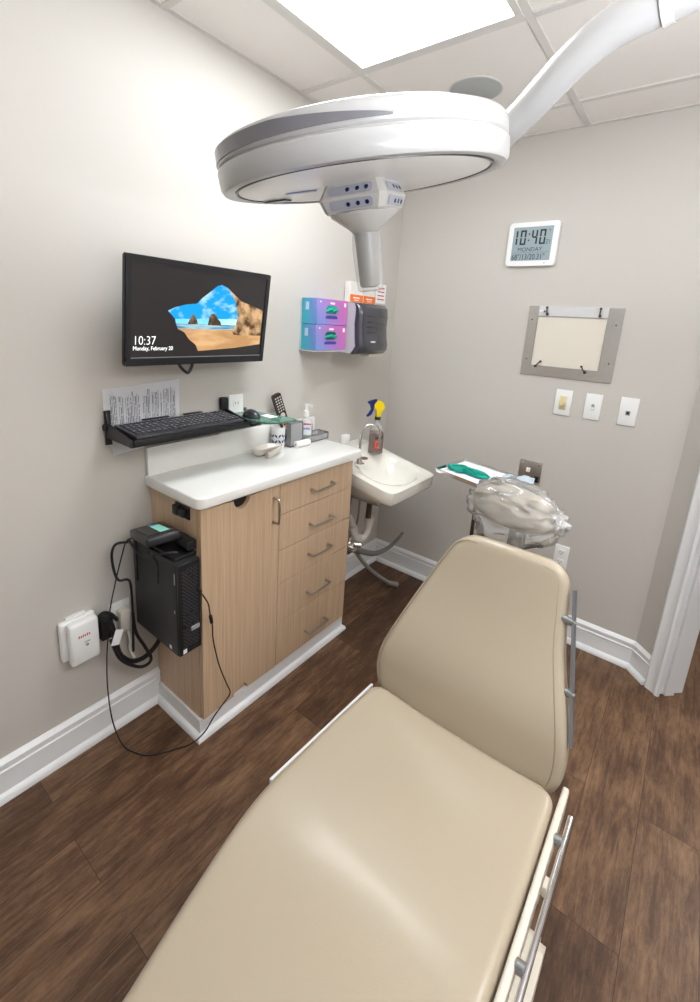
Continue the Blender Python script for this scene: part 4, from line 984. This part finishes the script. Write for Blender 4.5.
# ------------------------------------------------------------------ treatment chair
ch = thing('treatment_chair', 'beige vinyl reclining treatment chair in the foreground', 'treatment chair', (1.165, -1.9, 0))
def interp(tab, t):
    if t <= tab[0][0]: return tab[0][1]
    for (a, va), (b, vb) in zip(tab, tab[1:]):
        if t <= b: 
            k = (t-a)/(b-a); return va+(vb-va)*k
    return tab[-1][1]
# seat + leg rest cushion: stations run along y
def edge_round(d, r):
    return 0 if d >= r else r-math.sqrt(max(0, r*r-(r-d)**2))
def seat_mesh(y0, y1, left, right, ztop, thick, corner=.04, er=.022, crown=.014, na=30):
    bm = nb(); rings = []
    L = abs(y1-y0); ss = [0, .002, .006, .012, .02, .03, .045]; ss += [.045+(L-.09)*i/26 for i in range(1, 27)]; ss += [L-x for x in (.03, .02, .012, .006, .002, 0)]
    for s in ss:
        y = y0+(y1-y0)*s/L; d = min(s, L-s)
        ins = edge_round(d, corner); er_in = edge_round(d, er)
        xl, xr = interp(left, y)+ins, interp(right, y)-ins; zt = interp(ztop, y)-er_in*.9; zb = interp(ztop, y)-thick+er_in*.6
        n = 24; top_ = []; 
        W_ = xr-xl; rg = []
        for i in range(n+1):
            u = i/n; uu_ = .5-.5*math.cos(PI*u); x = xl+W_*uu_; dd = min(x-xl, xr-x)
            rg.append((x, zt-edge_round(dd, er)+crown*(1-(2*uu_-1)**2)))
        for i in range(n+1):
            u = 1-i/n; uu_ = .5-.5*math.cos(PI*u); x = xl+W_*uu_; dd = min(x-xl, xr-x)
            rg.append((x, zb+edge_round(dd, er*.7)))
        rings.append([bm.verts.new((x, y, z-.0005)) for x, z in rg])
    skin_rings(bm, rings); bmesh.ops.remove_doubles(bm, verts=bm.verts[:], dist=.0003)
    return bm
LFT = [(-2.75, .985), (-2.35, .965), (-2.19, .945), (-2.01, .912), (-1.92, .897), (-1.86, .889), (-1.80, .886), (-1.55, .894), (-1.38, .908)]
RGT = [(-2.75, 1.34), (-2.35, 1.36), (-2.19, 1.38), (-2.01, 1.412), (-1.92, 1.417), (-1.86, 1.424), (-1.80, 1.426), (-1.55, 1.426), (-1.38, 1.424)]
ZT = [(-2.75, .30), (-2.4, .394), (-2.2, .441), (-2.08, .465), (-2.0, .479), (-1.95, .487), (-1.9, .493), (-1.85, .498), (-1.8, .501), (-1.75, .502), (-1.6, .502), (-1.38, .508)]
seat = obj('seat_cushion', seat_mesh(-1.383, -2.75, LFT, RGT, ZT, .075, crown=-.007), VINYL, ch, ang=70)
md = seat.modifiers.new('s', 'SUBSURF'); md.levels = 1; md.render_levels = 1
# backrest: stations run up the back
def back_center(z): return -1.400+(z-.47)*.40
BL = [(.455, .93), (.50, .905), (.54, .892), (.58, .889), (.62, .900), (.70, .926), (.78, .952), (.86, .984), (.93, 1.015), (1.00, 1.045)]
BR = [(.455, 1.40), (.50, 1.424), (.56, 1.428), (.62, 1.417), (.70, 1.392), (.78, 1.366), (.86, 1.352), (.93, 1.342), (1.00, 1.335)]
BULGE = [(.44, -.030), (.50, -.006), (.56, .016), (.62, .026), (.68, .020), (.76, .004), (.84, -.004), (.92, -.002), (1.0, 0)]
def smoothi(tab, t, w=.03): return sum(interp(tab, t+w*k) for k in (-1, -.5, 0, .5, 1))/5
def back_mesh(z0, z1, thick, off=0, grow=0, er=.022, corner=.06):
    bm = nb(); rings = []; L = z1-z0
    ss = [0, .002, .006, .012, .02, .03, .045]; ss += [.045+(L-.09)*i/26 for i in range(1, 27)]; ss += [L-x for x in (.03, .02, .012, .006, .002, 0)]
    upv = V((0, .40, 1)).normalized(); nrm = V((0, -1, .40)).normalized()
    for s in ss:
        z = z0+s; dT = L-s; dB = s
        ins = max(edge_round(dT, corner), edge_round(dB, .05)); ei = edge_round(min(dT, dB), er)
        xl, xr = smoothi(BL, z)+ins-grow, smoothi(BR, z)-ins+grow
        base = V((0, back_center(z), z)); n = 24; rg = []; W_ = xr-xl; bul = smoothi(BULGE, z, .04)
        for i in range(n+1):
            uu_ = .5-.5*math.cos(PI*i/n); x = xl+W_*uu_; dd = min(x-xl, xr-x)
            h = off+bul+.012*(1-(2*uu_-1)**2)-edge_round(dd, er)-ei*.9
            rg.append(base+X*x+nrm*h)
        for i in range(n+1):
            uu_ = .5-.5*math.cos(PI*(1-i/n)); x = xl+W_*uu_; dd = min(x-xl, xr-x)
            rg.append(base+X*x+nrm*(off-thick+edge_round(dd, er*.8)+ei*.6))
        rings.append([bm.verts.new(p) for p in rg])
    skin_rings(bm, rings); bmesh.ops.remove_doubles(bm, verts=bm.verts[:], dist=.0003); return bm
bk = obj('backrest_cushion', back_mesh(.455, .978, .055), VINYL, ch, ang=70)
md = bk.modifiers.new('s', 'SUBSURF'); md.levels = 1; md.render_levels = 1
# raised piping seam following the edge of the back
bm = nb(); nrm = V((0, -1, .40)).normalized(); pathL = []; pathR = []
for i in range(30):
    z = .50+(.945-.50)*i/29
    dT = .978-z; ins = edge_round(dT, .06)
    b_ = V((0, back_center(z), z))+nrm*(smoothi(BULGE, z, .04)+.0015)
    pathL.append(b_+X*(smoothi(BL, z)+ins+.012)); pathR.append(b_+X*(smoothi(BR, z)-ins-.024))
z = .957; b_ = V((0, back_center(z), z))+nrm*.004
mid = [b_+X*x for x in (pathL[-1].x+.03, 1.12, 1.19, 1.26, pathR[-1].x-.03)]
tube(bm, pathL+mid+pathR[::-1], .0016, 6, 2); obj('seam_piping', bm, VINYL_B, bk)
bsh = back_mesh(.47, .965, .022, off=-.052, grow=-.006, er=.01)
obj('backrest_shell', bsh, CREAM, ch, ang=60)
# headrest
hp = V((1.142, -1.095, 1.050))
def padmesh(c, rx, ry, rz, tilt, yawd, ex=2.6):
    bm = nb(); bmesh.ops.create_uvsphere(bm, u_segments=40, v_segments=24, radius=1)
    R_ = Matrix.Rotation(math.radians(yawd), 4, 'Y') @ Matrix.Rotation(math.radians(tilt), 4, 'X')
    for v in bm.verts:
        x, y, z = v.co
        r_ = (abs(x)**ex+abs(z)**ex)**(1/ex); s = (1/max(r_, 1e-3))*math.hypot(x, z) if r_ > 1e-3 else 1
        v.co = V(c)+(R_ @ V((x*rx*s, y*ry, z*rz*s)))
    return bm
obj('headrest_pad', padmesh(hp, .118, .034, .062, -32, 6), VINYL, ch, ang=80)
obj('neck_pad', padmesh(hp+V((.012, .055, -.018)), .112, .022, .060, -40, 6), VINYL_B, ch, ang=80)
bm = nb(); tube(bm, [(1.165, -1.155, .93), (1.160, -1.12, .98), (1.15, -1.07, 1.02)], .010, 10); tube(bm, [(1.195, -1.155, .93), (1.188, -1.12, .98), (1.175, -1.07, 1.02)], .010, 10); box(bm, 1.163, 1.198, -1.160, -1.145, .88, .988, bev=.004); obj('headrest_bracket', bm, mat('dark_metal', srgb(90, 84, 78), .3, metal=.8), ch)
# crumpled clear bag over the headrest
bm = nb(); bmesh.ops.create_icosphere(bm, subdivisions=5, radius=1)
from mathutils import noise
for v in bm.verts:
    p = v.co.copy(); x, y, z = p
    n1 = noise.noise(p*1.7+V((3, 1, 7)))*.14+noise.noise(V((p.x*1.2+p.z*1.5, p.y*2, p.z*6.5-p.x*2.2)))*.10
    rdg = abs(noise.noise(V((p.x*1.1+p.z*2.1, p.y*2, p.z*4.2-p.x*1.9))))*.20
    f = 1.02+n1-rdg
    rx, ry, rz = .136, .064, .094
    if z < 0: rz = .128
    q = V((x*rx*f, y*ry*f, z*rz*f))
    if x > .45: q.x += .012*((x-.45)/.55); q.z *= 1-.35*((x-.45)/.55); q.z += .018*((x-.45)/.55)+.010*math.sin(p.y*26+p.z*9)*((x-.45)/.55)
    if z < -.4: q.x *= 1+.45*(z+.4)
    v.co = hp+V((.008, -.002, -.012))+(Matrix.Rotation(math.radians(10), 4, 'Y') @ Matrix.Rotation(math.radians(-25), 4, 'X') @ q)
bag = thing('plastic_headrest_cover', 'clear crumpled plastic bag wrapped over the chair headrest', 'plastic cover', hp-V((0, 0, .12)))
obj('bag_film', bm, FILM, bag, ang=45)
# seat structure, rails, base
obj('seat_pan', B(.935, 1.40, -2.02, -1.40, .36, .405, bev=.01), CREAM, ch)
bm = nb(); box(bm, 1.4285, 1.4435, -1.840, -1.355, .430, .504, bev=.005, seg=3); sp_ = obj('side_panel', bm, CREAM, ch)
bm = nb(); box(bm, .879, .887, -1.790, -1.385, .440, .486, bev=.003, seg=3)
for v in bm.verts: v.co.x += max(0, (v.co.y+1.7)/.32)*.014
obj('side_panel', bm, TRIM, ch)
bm = nb(); tube(bm, [(1.460, -1.425, .503), (1.460, -1.60, .503), (1.460, -1.80, .503), (1.460, -2.02, .503)], .0058, 10); obj('accessory_rail', bm, CHROME, ch)
bm = nb(); bm.free()
for yy in (-1.49, -1.745):
    bm = nb(); cyl(bm, (1.443, yy, .498), (1.457, yy, .500), .011, n=16); obj('rail_standoff', bm, DSTEEL, ch)
bm = nb(); cyl(bm, (1.10, -1.49, .40), (1.43, -1.49, .40), .01)
bm.free()
# back rails
bm = nb(); a = V((1.354, -1.205, .922)); b = V((1.426, -1.345, .602)); d = (b-a).normalized(); sx_ = V((.02, .35, .0)).normalized()
def flatbar(bm, a, b, wdir, w_, t_):
    d = (b-a).normalized(); wd = (wdir-d*wdir.dot(d)).normalized(); nd = d.cross(wd); vs = []
    for p in (a, b): vs.append([bm.verts.new(p+wd*s*w_/2+nd*q*t_/2) for s, q in ((-1, -1), (1, -1), (1, 1), (-1, 1))])
    skin_rings(bm, vs)
flatbar(bm, a, b, V((.12, 1, 0)), .015, .006); obj('back_rail', bm, mat('rail_steel', srgb(150, 154, 160), .3, metal=.6), ch)
for k_, xx in ((.22, 1.340), (.68, 1.375)):
    bm = nb(); p = a+(b-a)*k_; cyl(bm, (xx, p.y+.004, p.z), p, .010, n=14); cyl(bm, p, p+V((.006, 0, 0)), .006, n=10)
    obj('back_rail_standoff', bm, DSTEEL, ch)
bm = nb()
box(bm, 1.02, 1.31, -2.20, -1.62, .02, .12, bev=.03, seg=3); box(bm, 1.09, 1.24, -2.02, -1.72, .10, .40, bev=.02, seg=3)
obj('pedestal', bm, CREAM, ch)
bm = nb(); prism(bm, rrect(-2.28, -1.545, .175, .335, .05, 6), (1.005, 0, 0), Y, Z, X, .468); bmesh.ops.bevel(bm, geom=[e for e in bm.edges if abs(e.verts[0].co.x-e.verts[1].co.x) < 1e-6], offset=.012, segments=3, affect='EDGES'); obj('base_cover', bm, CREAM, ch)
obj('floor_plate', B(.95, 1.38, -2.35, -1.50, 0, .02, bev=.006), CREAM, ch)
bm = nb(); box(bm, 1.43, 1.460, -1.505, -1.475, .345, .375, bev=.006, seg=2); box(bm, 1.38, 1.44, -1.52, -1.47, .33, .40, bev=.005); obj('control_lever', bm, CREAM, ch)
bm = nb(); box(bm, 1.28, 1.41, -1.56, -1.42, .33, .41, bev=.01); obj('hinge_block', bm, mat('hinge_brown', srgb(110, 92, 76), .5), ch)
bm = nb(); box(bm, 1.04, 1.30, -1.50, -1.30, .40, .46, bev=.01); obj('back_hinge', bm, mat('dark_hinge', srgb(70, 64, 58), .5), ch)

# ------------------------------------------------------------------ surgical lamp
LC = V((.8412, -1.5212, 1.8403)); LN = V((.04241, .20524, -.97779)).normalized()      # LN points down out of the lens
LU = LN.cross(Y).normalized(); LV = LN.cross(LU)
lamp = thing('surgical_lamp', 'large round white surgical lamp head on a curved arm overhead', 'surgical lamp', LC)
def disc(prof, n=96, cap=True):
    bm = nb(); skin_rings(bm, [ring(bm, LC+LN*h, LU, LV, r, n) for h, r in prof], cap=cap); return bm
obj('lower_housing', disc([(-.008, .262), (.0, .270), (.004, .284), (.002, .296), (-.006, .3005), (-.034, .302), (-.038, .300), (-.040, .294)], cap=True), LAMPW, lamp, ang=50)
obj('upper_housing', disc([(-.039, .289), (-.043, .297), (-.046, .299), (-.070, .298), (-.078, .292), (-.084, .275), (-.088, .20), (-.094, .10), (-.096, .03)], cap=True), LAMPW, lamp, ang=50)
obj('groove_band', disc([(-.036, .292), (-.040, .2955), (-.045, .292)]), LAMPG, lamp)
obj('lens_plate', disc([(-.004, .267), (.001, .266), (.003, .255), (.0035, .10), (.0035, .02)]), LENS, lamp)
obj('lens_gasket', disc([(-.003, .2725), (.0028, .2715), (.003, .268), (-.003, .267)], cap=False), DARK, lamp)
# dark reflection on the near-left side, painted as a raised grey band
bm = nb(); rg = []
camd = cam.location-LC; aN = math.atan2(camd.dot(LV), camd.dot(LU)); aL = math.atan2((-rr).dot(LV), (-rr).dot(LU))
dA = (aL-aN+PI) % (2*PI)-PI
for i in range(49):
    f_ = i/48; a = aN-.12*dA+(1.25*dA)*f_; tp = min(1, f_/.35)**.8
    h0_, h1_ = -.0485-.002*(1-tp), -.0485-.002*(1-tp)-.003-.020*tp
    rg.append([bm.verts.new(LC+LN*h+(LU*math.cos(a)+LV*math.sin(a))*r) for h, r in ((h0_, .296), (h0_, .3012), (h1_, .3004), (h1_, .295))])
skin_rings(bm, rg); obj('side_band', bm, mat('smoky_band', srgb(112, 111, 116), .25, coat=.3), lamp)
# control block: six-sided double-bevelled hub
toc = (cam.location-LC); toc = (toc-LN*toc.dot(LN)).normalized(); 
ang0 = math.atan2(toc.dot(LV), toc.dot(LU))
hexr = Matrix.Rotation(math.radians(21), 3, LN)
def hexring(bm, h, r):
    out = []
    for i in range(4):
        for da in (-5, 5):
            a = ang0+math.radians(45+90*i+da); out.append(bm.verts.new(LC+LN*h+hexr @ ((LU*math.cos(a)+LV*math.sin(a))*r)))
    return out
bm = nb(); skin_rings(bm, [hexring(bm, h, r) for h, r in ((.003, .082), (.006, .085), (.030, .100), (.033, .100), (.056, .089), (.060, .084))]); obj('control_hub', bm, LAMPG, lamp, ang=20)
bm = nb(); skin_rings(bm, [hexring(bm, .0602, .082)]+[ring(bm, LC+LN*h, LU, LV, r, 12) for h, r in ((.098, .034), (.104, .029))], cap=True)
bm.free(); bm = nb()
lathe(bm, LC+LN*.059, LN, [(0, .076), (.006, .074), (.034, .036), (.042, .028)], 36); obj('hub_cone', bm, LAMPG, lamp, ang=50)
# sensor panels on the two visible tiers of each of three faces
for fi in (-1, 0, 1):
    a = ang0+math.radians(90*fi); rd = hexr @ (LU*math.cos(a)+LV*math.sin(a)); tg_ = LN.cross(rd).normalized()
    for (h0, r0_, h1, r1_) in ((.006, .085, .030, .100), (.033, .100, .056, .089)):
        ap = math.cos(math.radians(40))
        p0_ = LC+LN*h0+rd*r0_*ap; p1_ = LC+LN*h1+rd*r1_*ap; dn = (p1_-p0_).normalized(); nn_ = tg_.cross(dn).normalized()
        if nn_.dot(rd) < 0: nn_ = -nn_
        m_ = (p0_+p1_)/2+nn_*.0008
        bm = nb(); prism(bm, rrect(-.048, .048, -.0095, .0095, .006), m_, tg_, dn, nn_, .001); pn = obj('sensor_panel', bm, PANELBLUE, lamp)
        bm = nb()
        for q in (.006, -.016, -.036): lathe(bm, m_+nn_*.001+tg_*q, nn_, [(0, .0046), (.0012, .004)], 12)
        obj('sensor_dots', bm, SENSOR, pn)
bm = nb(); lathe(bm, LC, LN, [(.100, .027), (.13, .0255), (.20, .0235), (.214, .0225), (.218, .018)], 32); obj('handle', bm, mat('handle_grey', srgb(158, 155, 151), .25), lamp)
bm = nb(); skin_rings(bm, [ring(bm, LC+LN*h, LU, LV, r+.0015*math.sin(h*300), 32) for h, r in ((.096, .031), (.13, .032), (.17, .031), (.20, .031), (.222, .030), (.226, .027), (.227, .01))], cap=False); obj('handle_sleeve', bm, COVER, lamp)
# label and dark corner piece on the lens
bm = nb(); a = ang0-math.radians(40)
q0 = LC+LN*.0045; ld = V((-.80, -.55, 0)); ld = (ld-LN*ld.dot(LN)).normalized(); lw_ = LN.cross(ld)
prism(bm, [(.10, -.012), (.17, -.012), (.17, .010), (.10, .010)], q0, ld, lw_, LN, .0005); obj('blue_sticker', bm, mat('sticker_blue', srgb(120, 140, 205), .4), lamp)
bm = nb(); ldd = V((-.98, -.1, 0)); ldd = (ldd-LN*ldd.dot(LN)).normalized(); lww = LN.cross(ldd)
prism(bm, [(.208, -.014), (.256, -.030), (.262, .012), (.212, .018)], q0-LN*.001, ldd, lww, LN, .003); obj('dark_window', bm, DARK, lamp)
# arm: pixel-measured sweep from behind the right rim, up and over to a ceiling post outside the frame
def ray_pt(dx, dy, dz, t): return cam.location+V((dx, dy, dz))*t
AP = [LC-LN*.080+LU*.0, ]
P = [LC-LN*.085+V((.10, .10, 0)), V((1.02, -1.30, 1.955)), V((1.09, -1.315, 1.985)), V((1.150, -1.345, 2.015)), V((1.205, -1.37, 2.045)), V((1.265, -1.385, 2.070)), V((1.335, -1.39, 2.085))]
bm = nb(); tube(bm, P, .03, 24, 8, radii=(.030, .034)); obj('curved_arm', bm, LAMPW, lamp, ang=60)
d = (P[-1]-P[-2]).normalized()
bm = nb(); cyl(bm, P[-1]-d*.004, P[-1]+d*.012, .0375, n=32); obj('arm_collar', bm, LAMPG, lamp)
bm = nb(); tube(bm, [P[-1]+d*.01, P[-1]+d*.16, P[-1]+d*.42+V((0, 0, .02)), V((1.95, -1.42, 2.20))], .036, 24, 6); cyl(bm, (1.95, -1.42, 2.12), (1.95, -1.42, H-.008), .04, n=32); obj('ceiling_arm', bm, LAMPW, lamp, ang=60)
bm = nb(); lathe(bm, LC-LN*.090+V((.10, .10, 0))*.6, -LN, [(-.03, .07), (.0, .06), (.02, .04)], 32); obj('arm_socket', bm, LAMPW, lamp)
